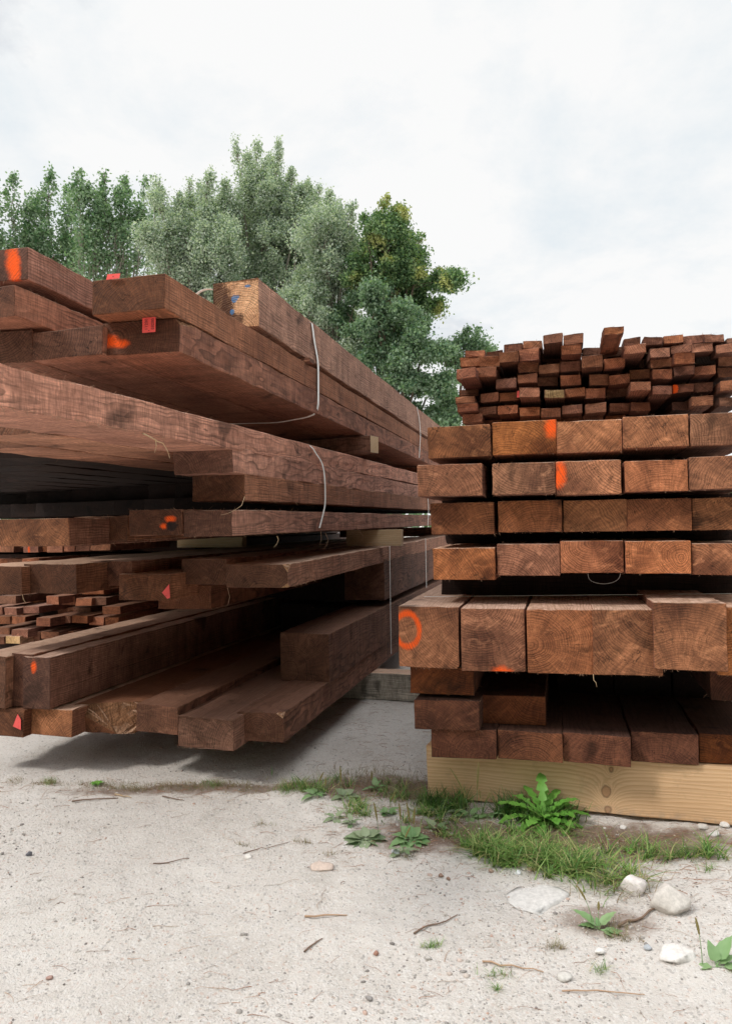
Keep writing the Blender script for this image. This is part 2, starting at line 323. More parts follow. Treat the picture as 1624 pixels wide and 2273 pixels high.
def ground():
    t = np.linspace(-1, 1, 560); X = .9*np.sinh(t*8.6)/np.sinh(1)*.55; t2 = np.linspace(-1, 1, 640); Y = 2.0+.9*np.sinh(t2*8.6)/np.sinh(1)*.55
    XX, YY = np.meshgrid(X, Y); near = np.exp(-((XX)**2+(YY-2)**2)/120)
    Z = gh(XX, YY)*near - (1-near)*.01
    Z += near*(vnoise(XX, YY, 110, 6)-.5)*.003
    V = np.stack([XX.ravel(), YY.ravel(), Z.ravel()], 1); n, m = XX.shape
    i = np.arange(n*m).reshape(n, m); Fc = np.stack([i[:-1, :-1].ravel(), i[:-1, 1:].ravel(), i[1:, 1:].ravel(), i[1:, :-1].ravel()], 1)
    s = NT('sandy_gravel'); tc = s.n('TexCoord').outputs['Object']
    a = s.noise(tc, 1.3, 4, .6); b = s.noise(tc, 9, 5, .7); f = s.noise(tc, 160, 4, .8)
    c = s.ramp(a, [(.3, (.58, .53, .485)), (.5, (.68, .63, .585)), (.7, (.75, .705, .66))])
    c = s.mix(s.map(b, .56, .72, 0, .4), c, (.47, .415, .365, 1)); c = s.mix(s.map(s.noise(tc, 3.2, 5, .7, .5), .55, .66, 0, .35), c, (.47, .43, .385, 1))
    vor = s.n('TexVoronoi'); s.put(tc, vor.inputs['Vector']); vor.inputs['Scale'].default_value = 150; vor.inputs['Randomness'].default_value = 1
    hs = s.n('SeparateColor'); s.put(vor.outputs['Color'], hs.inputs[0])
    c = s.mix(s.map(hs.outputs[0], .72, .8, 0, .5), c, (.76, .73, .70, 1)); c = s.mix(s.map(hs.outputs[1], .93, .97, 0, .45), c, (.27, .25, .24, 1))
    c = s.mix(s.map(hs.outputs[2], .95, .98, 0, .4), c, (.55, .36, .28, 1)); c = s.mix(s.map(f, .3, .4, .3, 0), c, (.38, .34, .30, 1))
    # darker earth where plants grow (a band of soil along the piles)
    sx = s.n('SeparateXYZ'); s.put(tc, sx.inputs[0])
    for (gx, gy, rx, ry, st) in SOIL:
        q1 = s.math('DIVIDE', s.math('SUBTRACT', sx.outputs[0], gx), rx); q2 = s.math('DIVIDE', s.math('SUBTRACT', sx.outputs[1], gy), ry)
        q = s.math('ADD', s.math('ADD', s.math('MULTIPLY', q1, q1), s.math('MULTIPLY', q2, q2)), s.math('MULTIPLY_ADD', b, 2.4, -1.2))
        c = s.mix(s.map(q, 1.2, .2, 0, st, True), c, s.mix(f, (.13, .085, .062, 1), (.34, .24, .185, 1)))
    vh = s.math('MULTIPLY', s.map(vor.outputs['Distance'], 0, .6, 1, 0), s.map(hs.outputs[0], .4, .7, .1, 1))
    hb = s.math('ADD', s.math('MULTIPLY', vh, .8), s.math('ADD', s.math('MULTIPLY', f, 1.2), s.math('MULTIPLY', s.noise(tc, 40, 4, .7), 1.6)))
    m = s.finish(c, .95, hb, .8, .005, .1)
    tag(raw('ground', V, Fc, m, smooth=True), None, None, kind='structure')
SOIL = [(*onz(860, 1745, 0)[:2], .42, .15, .95), (*onz(1250, 1850, 0)[:2], .55, .12, .95), (*onz(1000, 1850, 0)[:2], .36, .14, .9), (*onz(420, 1750, 0)[:2], .6, .06, .75),
        (*onz(1420, 1870, 0)[:2], .4, .12, .85), (*onz(1340, 2040, 0)[:2], .14, .08, .7)]
ground()
ORD = ['first', 'second', 'third', 'fourth', 'fifth', 'sixth', 'seventh', 'eighth', 'ninth', 'tenth', 'eleventh', 'twelfth', 'thirteenth', 'fourteenth']
# ================================================================== RIGHT PILE
LR = 3.2; GR = 'sleeper timbers of the right pile'
pb = px(OR, (952, 1655, 1700, 1840), w=0)
M_base = pine('pale_pine', knots=((.62, .075, .016), (.638, .15, .007), (.625, .012, .011)), c1=(.74, .46, .25), c2=(.88, .63, .40))
base = link('pine_bearer', timber_mesh('pine_bearer', .09, .188, 1.75, bev=.003, jit=.0008, hairs=20, fray=12), [M_base, M_base, M_fiber])
base.location = P(OR, 0, .045, 0.002); base.rotation_euler = (0, 0, ANG-math.pi/2-.037)
tag(base, 'pale pine beam with two knots lying on the ground under the right pile', 'beam')
pm = {}
pm['r8b'] = painted('brown_timber_orange_corner', [(.092, .088, .024, .038, 'soft', ORG)])
pm['r7c'] = painted('brown_timber_orange_dash', [(-.085, .072, .018, .045, 'soft', ORG), (-.098, .05, .014, .03, 'soft', ORG)])
pm['Ba'] = painted('brown_beam_orange_ring', [(-.072, .128, .043, .057, 'ring', ORG)])
pm['Bb'] = painted('brown_beam_orange_base', [(.028, -.004, .034, .022, 'soft', ORG)])
def R(box, lab, **kw):
    kw.setdefault('L', LR); kw.setdefault('group', GR); return tb(OR, box, label=lab, **kw)
fifth = {'top': 'row of wide timbers at the top of the right pile'}
o = 'of the top sleeper row'
R((948, 943, 1088, 1013), 'leftmost wide timber '+o, w=-.12, tone=.35, pith=(.3, -.12))
R((1092, 932, 1234, 1006), 'cracked timber with an orange paint corner, second '+o, w=-.12, mat=pm['r8b'], tone=.5, pith=(-.06, -.06))
R((1236, 929, 1381, 1001), 'pale ended timber without paint, third '+o, w=-.12, tone=.75, pith=(-.2, .25), rag=.004)
R((1383, 918, 1528, 990), 'pale ended timber with a chipped corner, fourth '+o, w=-.13, tone=.7, pith=(-.25, -.1))
R((1531, 913, 1676, 985), 'timber with curved dark rings cut by the frame edge, fifth '+o, w=-.12, tone=.55, pith=(-.15, .02))
o = 'of the second sleeper row'
R((928, 1028, 1070, 1099), 'leftmost timber with bold arched rings, jutting left, first '+o, w=-.17, tone=.45, pith=(-.12, -.08))
R((1092, 1025, 1232, 1096), 'plain brown timber, second '+o, w=-.17, tone=.55, pith=(.05, .25))
R((1234, 1020, 1378, 1096), 'timber with an orange dash on its left edge, third '+o, w=-.17, mat=pm['r7c'], tone=.7, pith=(.2, .2))
R((1386, 1019, 1528, 1089), 'timber with a grey streaked right end, fourth '+o, w=-.16, tone=.6, pith=(.02, -.13))
R((1530, 1010, 1676, 1084), 'reddish timber cut by the frame edge, fifth '+o, w=-.17, tone=.3, pith=(.2, -.1))
o = 'of the third sleeper row'
R((956, 1115, 1095, 1186), 'leftmost dark timber, first '+o, w=-.10, tone=.2, pith=(.1, -.08))
R((1104, 1110, 1246, 1181), 'timber with a diagonal crack, second '+o, w=-.10, tone=.3, pith=(.05, -.12))
R((1249, 1109, 1390, 1180), 'timber with a wavy dark crack, third '+o, w=-.10, tone=.28, pith=(-.2, -.1))
R((1392, 1105, 1536, 1177), 'even brown timber, fourth '+o, w=-.11, tone=.35, pith=(.15, .2))
R((1538, 1103, 1681, 1175), 'timber cut by the frame edge, fifth '+o, w=-.10, tone=.4, pith=(-.1, .2))
o = 'of the fourth sleeper row'
R((962, 1216, 1100, 1287), 'leftmost streaky timber, first '+o, w=-.10, tone=.75, pith=(-.2, -.1))
R((1103, 1207, 1243, 1278), 'timber with fanning rings, second '+o, w=-.10, tone=.65, pith=(-.1, -.1))
R((1244, 1200, 1385, 1272), 'timber with a dark cracked top, third '+o, w=-.11, tone=.75, pith=(.0, .1))
R((1389, 1200, 1535, 1273), 'orange timber with round rings near its right end, fourth '+o, w=-.11, tone=.92, pith=(.07, .05))
R((1537, 1206, 1685, 1277), 'pale banded timber cut by the frame edge, fifth '+o, w=-.10, tone=.8, pith=(-.2, -.12))
o = 'of the square beam row'
BK = dict(W0=.2085, H0=.208, group='big square beams of the right pile', name='square_beam', cat='beam', hairs=60, fray=50)
R((878, 1350, 1018, 1486), 'square beam with an orange sprayed ring, leftmost '+o, w=-.20, mat=pm['Ba'], tone=.5, pith=(.2, .23), cuts=[((.106, 0, .012), (1, 0, -1.1))], **BK)
R((1025, 1356, 1166, 1493), 'square beam with an orange mark on its bottom edge, second '+o, w=-.20, mat=pm['Bb'], tone=.5, pith=(-.05, .23), **BK)
R((1177, 1358, 1320, 1498), 'square beam with rings centred on its left edge, third '+o, w=-.20, tone=.52, pith=(-.09, .09), **BK)
R((1326, 1361, 1471, 1502), 'square beam touching the third one, with upright grain, fourth '+o, w=-.20, tone=.5, pith=(.1, .23), **BK)
R((1471, 1346, 1613, 1492), 'square beam raised a little above its neighbours, fifth '+o, w=-.22, tone=.48, pith=(-.02, -.1), **BK)
R((1616, 1357, 1758, 1504), 'square beam only just entering the frame, sixth '+o, w=-.20, tone=.5, pith=(-.02, -.1), **BK)
DK = dict(group='dark timbers under the square beams', mat=M_lowshade)
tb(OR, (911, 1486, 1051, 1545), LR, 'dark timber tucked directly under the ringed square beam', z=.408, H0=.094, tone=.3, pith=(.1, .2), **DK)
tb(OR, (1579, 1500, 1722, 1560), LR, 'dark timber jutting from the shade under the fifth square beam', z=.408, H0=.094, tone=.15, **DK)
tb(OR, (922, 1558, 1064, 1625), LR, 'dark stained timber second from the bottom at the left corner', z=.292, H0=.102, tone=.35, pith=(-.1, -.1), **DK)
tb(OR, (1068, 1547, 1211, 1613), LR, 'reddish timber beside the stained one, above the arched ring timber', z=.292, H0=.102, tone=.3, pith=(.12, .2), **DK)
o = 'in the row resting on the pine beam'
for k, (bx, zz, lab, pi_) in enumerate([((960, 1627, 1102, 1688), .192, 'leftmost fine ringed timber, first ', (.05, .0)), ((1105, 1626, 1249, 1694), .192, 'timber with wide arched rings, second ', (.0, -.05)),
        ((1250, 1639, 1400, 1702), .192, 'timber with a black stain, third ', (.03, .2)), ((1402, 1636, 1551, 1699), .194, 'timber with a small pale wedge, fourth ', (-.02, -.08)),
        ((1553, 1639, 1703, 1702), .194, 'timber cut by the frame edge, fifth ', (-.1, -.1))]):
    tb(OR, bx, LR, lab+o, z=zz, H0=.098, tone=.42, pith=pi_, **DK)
for k in range(6):  # dark filler timbers added so the hollow stays black
    timber('timber', OR, .46+.225*k, .5, .292, .22, .10, 2.4, 'added timber filling the dark hollow under the square beams, lower layer, %s from left' % ORD[k], 'timber', tone=.0, mat=M_hollowshade, hairs=0, fray=0, group='added timbers in the dark hollow')
    if k < 5: timber('timber', OR, .24+.225*k, .45, .40, .22, .10, 2.4, 'added timber filling the dark hollow under the square beams, upper layer, %s from left' % ORD[k], 'timber', tone=.0, mat=M_hollowshade, hairs=0, fray=0, group='added timbers in the dark hollow')
# spacers between the rows
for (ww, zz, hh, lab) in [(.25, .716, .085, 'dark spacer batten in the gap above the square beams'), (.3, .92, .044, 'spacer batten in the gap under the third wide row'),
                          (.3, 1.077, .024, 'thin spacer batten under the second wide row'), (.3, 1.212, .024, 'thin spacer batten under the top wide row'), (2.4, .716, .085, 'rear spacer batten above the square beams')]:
    timber('spacer_batten', OR, .03, ww, zz, .06, hh, 1.3, lab, 'batten', mat=M_hollowshade, tone=.1, cross=True, hairs=0, fray=0)
# ================================================================== SMALL BATTEN STACK ON TOP
def c3(b): return (1001.2+.1917*b[0], 702+.1917*b[1], 1001.2+.1917*b[2], 702+.1917*b[3])
def c4(b): return (1282+.2105*b[0], 702+.2105*b[1], 1282+.2105*b[2], 702+.2105*b[3])
A, B = c3, c4
rows = [
 ('top row', [(A, 163, 385, 385, 462, .28), (A, 403, 400, 590, 455, .42), (A, 612, 305, 828, 400, .30), (A, 838, 270, 1055, 358, .28), (A, 1065, 190, 1290, 300, .14), (A, 1300, 195, 1530, 312, .26),
              (B, 275, 100, 485, 180, -.02), (B, 485, 220, 660, 305, .30), (B, 690, 212, 893, 290, .24), (B, 905, 190, 1110, 275, .26), (B, 1113, 188, 1335, 275, .28), (B, 1340, 175, 1555, 260, .25), (B, 1575, 212, 1780, 270, .25)]),
 ('second row', [(A, 100, 470, 328, 575, .26), (A, 330, 455, 560, 570, .25), (A, 558, 400, 785, 515, .20), (A, 788, 360, 1022, 500, .22), (A, 1040, 425, 1270, 530, .40), (A, 1280, 318, 1512, 425, .16), (A, 1520, 355, 1740, 440, .34),
              (B, 265, 320, 475, 415, .30), (B, 495, 285, 720, 375, .15), (B, 760, 325, 975, 425, .24), (B, 985, 290, 1205, 375, .26), (B, 1205, 272, 1430, 365, .24), (B, 1460, 280, 1680, 375, .22)]),
 ('third row', [(A, 62, 590, 290, 705, .10), (A, 292, 575, 525, 690, .18), (A, 545, 600, 770, 690, .55), (A, 777, 522, 1012, 640, .25), (A, 1018, 540, 1255, 650, .25), (A, 1263, 510, 1503, 620, .26),
              (B, 48, 400, 272, 520, .17), (B, 275, 435, 490, 540, .24), (B, 540, 450, 755, 535, .42), (B, 765, 437, 990, 530, .28), (B, 1018, 372, 1240, 485, .22), (B, 1242, 405, 1460, 495, .34), (B, 1480, 405, 1700, 515, .30)]),
 ('fourth row', [(A, 522, 712, 758, 820, .22), (A, 760, 662, 992, 770, .24), (A, 998, 700, 1230, 800, .32), (A, 1270, 668, 1508, 785, .27),
              (B, 120, 605, 330, 718, .26), (B, 335, 605, 548, 705, .24), (B, 553, 550, 768, 650, .28), (B, 775, 555, 997, 655, .24), (B, 1013, 517, 1228, 612, .25), (B, 1230, 517, 1450, 610, .25), (B, 1461, 535, 1680, 640, .3)]),
 ('fifth row', [(A, 97, 838, 318, 910, .34), (A, 330, 885, 545, 985, .24), (A, 553, 875, 785, 970, .25), (A, 788, 815, 1020, 930, .15), (A, 1078, 845, 1310, 940, .22), (A, 1314, 825, 1548, 925, .26),
              (B, 78, 752, 295, 855, .26), (B, 300, 745, 520, 850, .34), (B, 556, 682, 772, 775, .17), (B, 778, 730, 992, 818, .20), (B, 1008, 705, 1222, 795, .28), (B, 1225, 695, 1420, 790, .30), (B, 1510, 665, 1720, 770, .22)]),
 ('sixth row', [(A, 50, 920, 275, 1000, .20), (A, 318, 1040, 530, 1130, .24), (A, 533, 1025, 768, 1125, .24), (A, 785, 1050, 1022, 1150, .23), (A, 1042, 1055, 1272, 1155, .24), (A, 1282, 1020, 1518, 1120, .24),
              (B, 78, 912, 300, 1010, .24), (B, 325, 912, 542, 1000, .30), (B, 555, 900, 770, 990, .28), (B, 985, 900, 1205, 985, .32), (B, 1203, 835, 1425, 935, .25), (B, 1485, 845, 1700, 940, .26)]),
 ('lowest row', [(A, 65, 1005, 300, 1100, .19), (A, 130, 1125, 360, 1225, .24), (A, 365, 1190, 590, 1262, .36), (A, 800, 1175, 1030, 1260, .35), (A, 1045, 1165, 1285, 1262, .33), (A, 1290, 1165, 1520, 1262, .33), (B, 60, 1030, 275, 1130, .32), (B, 290, 1040, 500, 1130, .36)]),
]
SMO = painted('brown_batten_orange', [(-.032, .018, .014, .026, 'hard', ORG)], SKW)
M_moss = wood('mossy_batten', endA=(.13, .11, .04), endB=(.26, .17, .09), sideA=(.12, .06, .04), sideB=(.2, .1, .07))
M_black = wood('black_batten', endA=(.03, .02, .018), endB=(.09, .06, .05), sideA=(.05, .03, .025), sideB=(.1, .06, .05))
batten_tag_parent = None
for rn, L_ in rows:
    for k, (fn, xl, yt, xr, yb, w) in enumerate(L_):
        mat = M_small; ad = 'red brown batten'
        tone = random.uniform(.2, .8) if w < .3 else random.uniform(0, .35)
        if rn == 'fifth row' and fn is B and xl == 1008: mat = SMO; ad = 'batten with an orange painted corner'
        if rn == 'fifth row' and fn is A and xl == 1078: mat = M_moss; ad = 'batten with a green mossy end'
        if rn == 'third row' and fn is B and xl == 1242: mat = M_black; ad = 'blackened batten'
        if rn == 'top row' and fn is B and xl == 275: ad = 'batten jutting out highest and farthest'
        if rn == 'fifth row' and fn is A and xl == 553: ad = 'batten with a red tag'
        ob = tb(OR, fn((xl, yt, xr, yb)), random.uniform(2.3, 2.6), ad+', '+ORD[k]+' from left, '+rn+' of the small stack', name='batten', cat='batten',
                w=w, mat=mat, tone=tone, hairs=6, fray=8, group='battens of the small stack', bev=.0015, rag=.004)
        if ad.endswith('red tag'): batten_tag_parent = ob
for ww in (.8, 2.0):
    timber('spacer_batten', OR, .02, ww, 1.352, .06, .045, 1.2, 'spacer batten under the %s of the small batten stack' % ('front' if ww < 1 else 'rear'), 'batten', mat=M_hollowshade, tone=.1, cross=True, hairs=0, fray=0)
# ================================================================== LEFT PILE
GL = 'timbers of the left pile'; END = 5.4
def Lt(box, lab, **kw):
    u = kw.pop('u', None); z = kw.pop('z', None); w = kw.pop('w', None); W0 = kw.pop('W0', None); H0 = kw.pop('H0', None)
    uu, ww, zz, Wd, H = px(OL, box, u, z, w)
    if W0: uu += Wd-W0; Wd = W0
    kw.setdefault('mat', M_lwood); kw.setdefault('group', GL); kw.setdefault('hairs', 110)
    L = kw.pop('L', END-ww)
    sh = kw.pop('shrink', 0); uu += sh/2; Wd -= sh
    cf = kw.pop('cutf', None)
    if cf: kw['cuts'] = cf(Wd, H0 or H)
    return timber(kw.pop('name', 'timber'), OL, uu, ww, zz, Wd, H0 or H, L, lab, kw.pop('cat', 'timber'), **kw)
LP = lambda n, p, **k: painted(n, p, LKW, **k)
C0m = wood('torn_end_timber', endA=(.38, .19, .105), endB=(.55, .31, .18), sideA=(.25, .128, .092), sideB=(.37, .20, .145), rough_end=.5,
           paints=[(-.088, .09, .075, .14, 'hard', (.075, .03, .017)), (-.01, .03, .05, .035, 'hard', (.075, .03, .017)), (-.035, .07, .03, .07, 'hard', (.075, .03, .017)),
                   (-.004, .112, .014, .016, 'hard', (.06, .2, .42)), (-.014, .065, .010, .012, 'hard', (.06, .2, .42)), (.05, .155, .013, .006, 'hard', (.06, .2, .42)), (.01, .12, .006, .008, 'hard', (.06, .2, .42))])
C0 = Lt((472, 618, 575, 725), 'squarish beam with a torn pale end and blue paint flecks on top', u=0, mat=C0m, tone=.62, name='square_beam', cat='beam', rag=.008, mats=[C0m, C0m, M_fiber])
B1 = Lt((204, 606, 365, 685), 'long timber with a red tag folded over its top edge', u=0, tone=.42)
A1m = LP('timber_orange_blot', [(-.095, .045, .028, .020, 'soft', ORG), (-.065, .034, .03, .014, 'soft', ORG)])
A1 = Lt((232, 704, 395, 779), 'long timber with a numbered red tag and an orange blot', u=0, mat=A1m, tone=.35, cutf=lambda W_, H_: [((W_/2, 0, H_-.02), (1, -.15, .9))] )
A2 = Lt((70, 722, 230, 787), 'timber with three nail holes, left of the orange blotted one', z=1.511, tone=.5)
A3 = Lt((-90, 730, 66, 800), 'greyish timber end cut by the left frame edge, above the middle package', z=1.511, tone=.4)
T2 = Lt((-120, 634, 39, 703), 'timber under the orange ended one at the top left', z=1.613, tone=.45)
T1m = LP('timber_orange_end', [(.075, .06, .022, .055, 'soft', ORG), (.085, .03, .018, .05, 'soft', ORG)])
T1 = Lt((-100, 545, 57, 617), 'topmost left timber with an orange painted end', z=1.735, mat=T1m, tone=.55)
# middle package
TL = -.010*0+.011
def Ld(u, w, z, Wd, H, lab, **kw):
    kw.setdefault('mat', M_lwood); kw.setdefault('group', GL)
    return timber('timber', OL, u, w, z, Wd, H, kw.pop('L', END-w), lab, 'timber', **kw)
Ld(-.226, -1.52, 1.242, .226, .085, 'big foreground timber with arched grain running back from the left edge', tilt=.0165, tone=1.0, hairs=420, pith=(.16, .04), L=6.9)
Ld(-.458, -1.05, 1.250, .226, .083, 'timber behind the arched grain one, seen only from below', tilt=.0135, tone=.8)
Ld(-.690, -.76, 1.253, .226, .083, 'farthest left timber seen only from below in the middle package', tilt=.0125, tone=.8)
Lt((385, 990, 516, 1049), 'timber with two dark nail spots at its end, under the arched grain one', u=0, tilt=.009, tone=.75, mat=M_lwood)
Lt((428, 1051, 543, 1110), 'dark ended timber with a fine sawn side, below the nail spotted one', u=0, tilt=.008, tone=.35)
for k in range(13):  # filler timbers added to shut light out, coloured dark as shade
    g_ = 'added timbers in the dark of the middle package'
    if k > 1: Ld(-.455-.235*k, -.42+.27*(k-2), 1.262, .228, .085, 'added timber closing the dark gap, top layer, %s from the right' % ORD[k-2], tone=.0, mat=M_hollowshade, group=g_, hairs=0, fray=0, tilt=.008)
    if k > 1: Ld(-.47-.235*k, 1.2+.05*k, 1.375, .228, .10, 'added timber closing the dark gap, uppermost layer, %s from the right' % ORD[k-2], tone=.0, mat=M_hollowshade, group=g_, hairs=0, fray=0, tilt=.002)
    if k > 1: Ld(-.47-.235*k, 1.0+.04*k, 1.49, .228, .10, 'added timber closing the dark gap, layer under the top package, %s from the right' % ORD[k-2], tone=.0, mat=M_hollowshade, group=g_, hairs=0, fray=0)
    Ld(-.46-.235*k, 1.1+.07*k, 1.184, .230, .089, 'added timber closing the dark gap, middle layer, %s from the right' % ORD[k], tone=.0, mat=M_hollowshade, group=g_, hairs=0, fray=0, tilt=.008)
    Ld(-.44-.235*k, 1.1+.05*k, 1.092, .230, .089, 'added timber closing the dark gap, lower layer, %s from the right' % ORD[k], tone=.0, mat=M_hollowshade, group=g_, hairs=0, fray=0, tilt=.008)
M4bm = LP('timber_orange_knot', [(.055, .055, .020, .012, 'soft', ORG), (.03, .03, .014, .01, 'soft', ORG), (.06, .03, .022, .018, 'hard', (.015, .01, .01))])
Lt((407, 1131, 518, 1189), 'timber with knots along its side, bottom of the middle package', u=0, tilt=.005, tone=.45, pith=(.12, .05), hairs=160)
Lt((290, 1130, 402, 1187), 'timber with orange paint round a black knot hole', w=-.4, mat=M4bm, tone=.25, tilt=.005)
Lt((160, 1145, 288, 1200), 'dull timber left of the black knot hole one', w=-.3, tone=.2, tilt=.005)
Lt((-20, 1150, 158, 1212), 'reddish timber cut by the left frame edge, bottom of the middle package', w=-.52, tone=.3, mat=M_wood, tilt=.005)
# lower package: flat timbers
chamP = lambda W_, H_: [((W_/2-.006, 0, H_-.03), (.9, -.45, .55)), ((W_/2-.02, 0, 0.012), (.55, -.75, -.75))]
Lt((504, 1253, 637, 1305), 'timber with a splintered chamfered corner under the pale spacer', u=0, tone=.45, tilt=.009, cutf=chamP, mats=[M_lwood, M_torn, M_fiber])
Lt((402, 1241, 503, 1298), 'yellowish timber end with nail holes beside the chamfered one', z=.757, tone=.6, mat=M_lwood)
P3 = Lt((263, 1274, 381, 1333), 'timber end with a torn red tag at its right edge', w=.1, tone=.55)
Lt((355, 1300, 466, 1353), 'ringed timber end showing below the red tagged one', w=.32, tone=.6, mat=M_llowshade, pith=(.03, .02))
Lt((197, 1245, 297, 1300), 'yellow brown timber end between two dull ones at the left', z=.757, tone=.5)
Lt((50, 1252, 174, 1318), 'dull timber end with dark fibres at its top left corner', w=-.06, tone=.3, fray=60)
Lt((-80, 1257, 50, 1320), 'timber with a lit top edge at the left frame edge', w=-.1, tone=.4)
# square beams inside
Lt((588, 1407, 733, 1516), 'dark square beam set back in the opening of the lower package', u=0, W0=.25, tone=.45, mat=M_llowshade, name='square_beam', cat='beam')
Lt((770, 1243, 852, 1333), 'dark square beam deep in the pile under the chamfered timber', u=0, W0=.25, tone=.3, mat=M_llowshade, name='square_beam', cat='beam')
M_greyend = wood('grey_end', endA=(.08, .07, .065), endB=(.15, .135, .125), sideA=(.1, .09, .08), sideB=(.15, .13, .12))
R1m = LP('timber_orange_spot', [(-.016, .17, .014, .026, 'soft', ORG)])
Lt((53, 1460, 112, 1575), 'upright beam with an orange spot near its top', z=.266, mat=R1m, tone=.45, name='upright_beam', cat='beam')
GB = Lt((15, 1453, 75, 1571), 'grey ended upright beam behind the orange spotted one', z=.266, W0=.115, tone=.35, mats=[M_lwood, M_greyend, M_fiber], name='upright_beam', cat='beam')
Lt((-60, 1458, 14, 1573), 'upright beam at the left frame edge beside the grey one', z=.266, tone=.4, name='upright_beam', cat='beam')
for p_ in GB[0].data.polygons:
    if p_.normal.y < -.9 and p_.area > .002: p_.material_index = 1
for k, (u, w) in enumerate([(-.50, 1.75), (-.74, 1.9)]):  # filler beams added in shade colour to keep the depth black
    Ld(u, w, .266, .235, .22, 'added dark square beam in the depth of the lower package, %s' % ['right', 'left'][k], tone=.0, mat=M_hollowshade, hairs=0, group='added beams in the dark of the lower package')
for k, (u, w) in enumerate([(-.455, 1.9), (-.70, 2.0), (-.95, 2.15)]):  # more added filler beams, stopping brightness from the far end
    Ld(u, w, .508, .235, .235, 'added dark square beam below the flat layer, %s from the right' % ORD[k+1], tone=.0, mat=M_hollowshade, hairs=0, group='added beams in the dark of the lower package')
# bottom layer
Q = "in the left pile's bottom layer"
Lt((527, 1584, 633, 1650), 'rightmost timber with a rotten knot at its corner '+Q, u=0, mat=M_llowshade, shrink=.014, mats=[M_llowshade, M_torn, M_fiber], tone=.5, cutf=lambda W_, H_: [((W_/2-.03, 0, H_-.004), (.55, -.6, .75))], rag=.01)
Lt((390, 1598, 525, 1667), 'timber jutting out farthest with a ragged bottom edge '+Q, z=.140, mat=M_llowshade, shrink=.014, tone=.75, rag=.012, fray=160)
Lt((297, 1569, 403, 1630), 'clean cut timber right of the broken one '+Q, z=.182, mat=M_llowshade, shrink=.014, tone=.6)
Lt((162, 1571, 295, 1632), 'timber with a broken pale sloping end '+Q, z=.150, mat=M_llowshade, shrink=.014, mats=[M_llowshade, M_torn2, M_fiber], tone=.75, cutf=lambda W_, H_: [((-.02, .0, .045), (.35, -.85, .62))], rag=.012)
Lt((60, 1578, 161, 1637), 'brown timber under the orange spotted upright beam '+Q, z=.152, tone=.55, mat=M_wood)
Q0 = Lt((-60, 1577, 57, 1637), 'leftmost timber with a torn red tag '+Q, z=.152, mat=M_llowshade, shrink=.014, tone=.4)
# bearers and spacers
timber('bearer', OL, -1.4, 1.44, .0, .14, .152, 1.85, 'weathered grey bearer on the ground between the two piles', 'beam', mat=M_grey, tone=.6, cross=True, hairs=0)
timber('bearer', OL, -1.4, 4.4, .0, .14, .14, 1.6, 'weathered grey bearer under the far end of the left pile', 'beam', mat=M_grey, tone=.5, cross=True, hairs=0)
timber('spacer', OL, -1.36, 1.66, .874, .07, .098, .46, 'pale pine spacer end at the left, between middle and lower package', 'spacer', mat=M_spacer, cross=True, hairs=0, mats=[M_spacer, M_spacer, M_fiber])
timber('spacer', OL, -.21, 1.66, .874, .07, .098, .34, 'pale pine spacer sticking out at the right above the thin strap', 'spacer', mat=M_spacer, cross=True, hairs=0, mats=[M_spacer, M_spacer, M_fiber])
sp = timber('spacer', OL, -.52, 1.42, 1.405, .095, .095, .60, 'short pale spacer sticking out under the top package', 'spacer', mat=M_spacer, cross=True, yaw=-.25, hairs=6, fray=20, mats=[M_lwood, M_spacer, M_fiber])[0]  # body coloured brown to stand for its shade, only the lit end pale
for p_ in sp.data.polygons:
    if abs(p_.normal.y) > .9 and p_.area > .002: p_.material_index = 1
timber('spacer', OL, -1.3, 5.1, .874, .12, .098, 1.28, 'added spacer at the far end between middle and lower package', 'spacer', mat=M_lwood, cross=True, hairs=0)  # added to close a bright gap through the pile
timber('spacer', OL, -1.2, 3.6, 1.40, .08, .098, 1.18, 'spacer deep under the top package', 'spacer', mat=M_lwood, cross=True, hairs=0)
timber('spacer', OL, -.4, .35, 1.716, .06, .019, .42, 'small brown sliver of wood wedged under the topmost squarish beam', 'spacer', mat=M_lwood, tone=.6, cross=True, hairs=0)
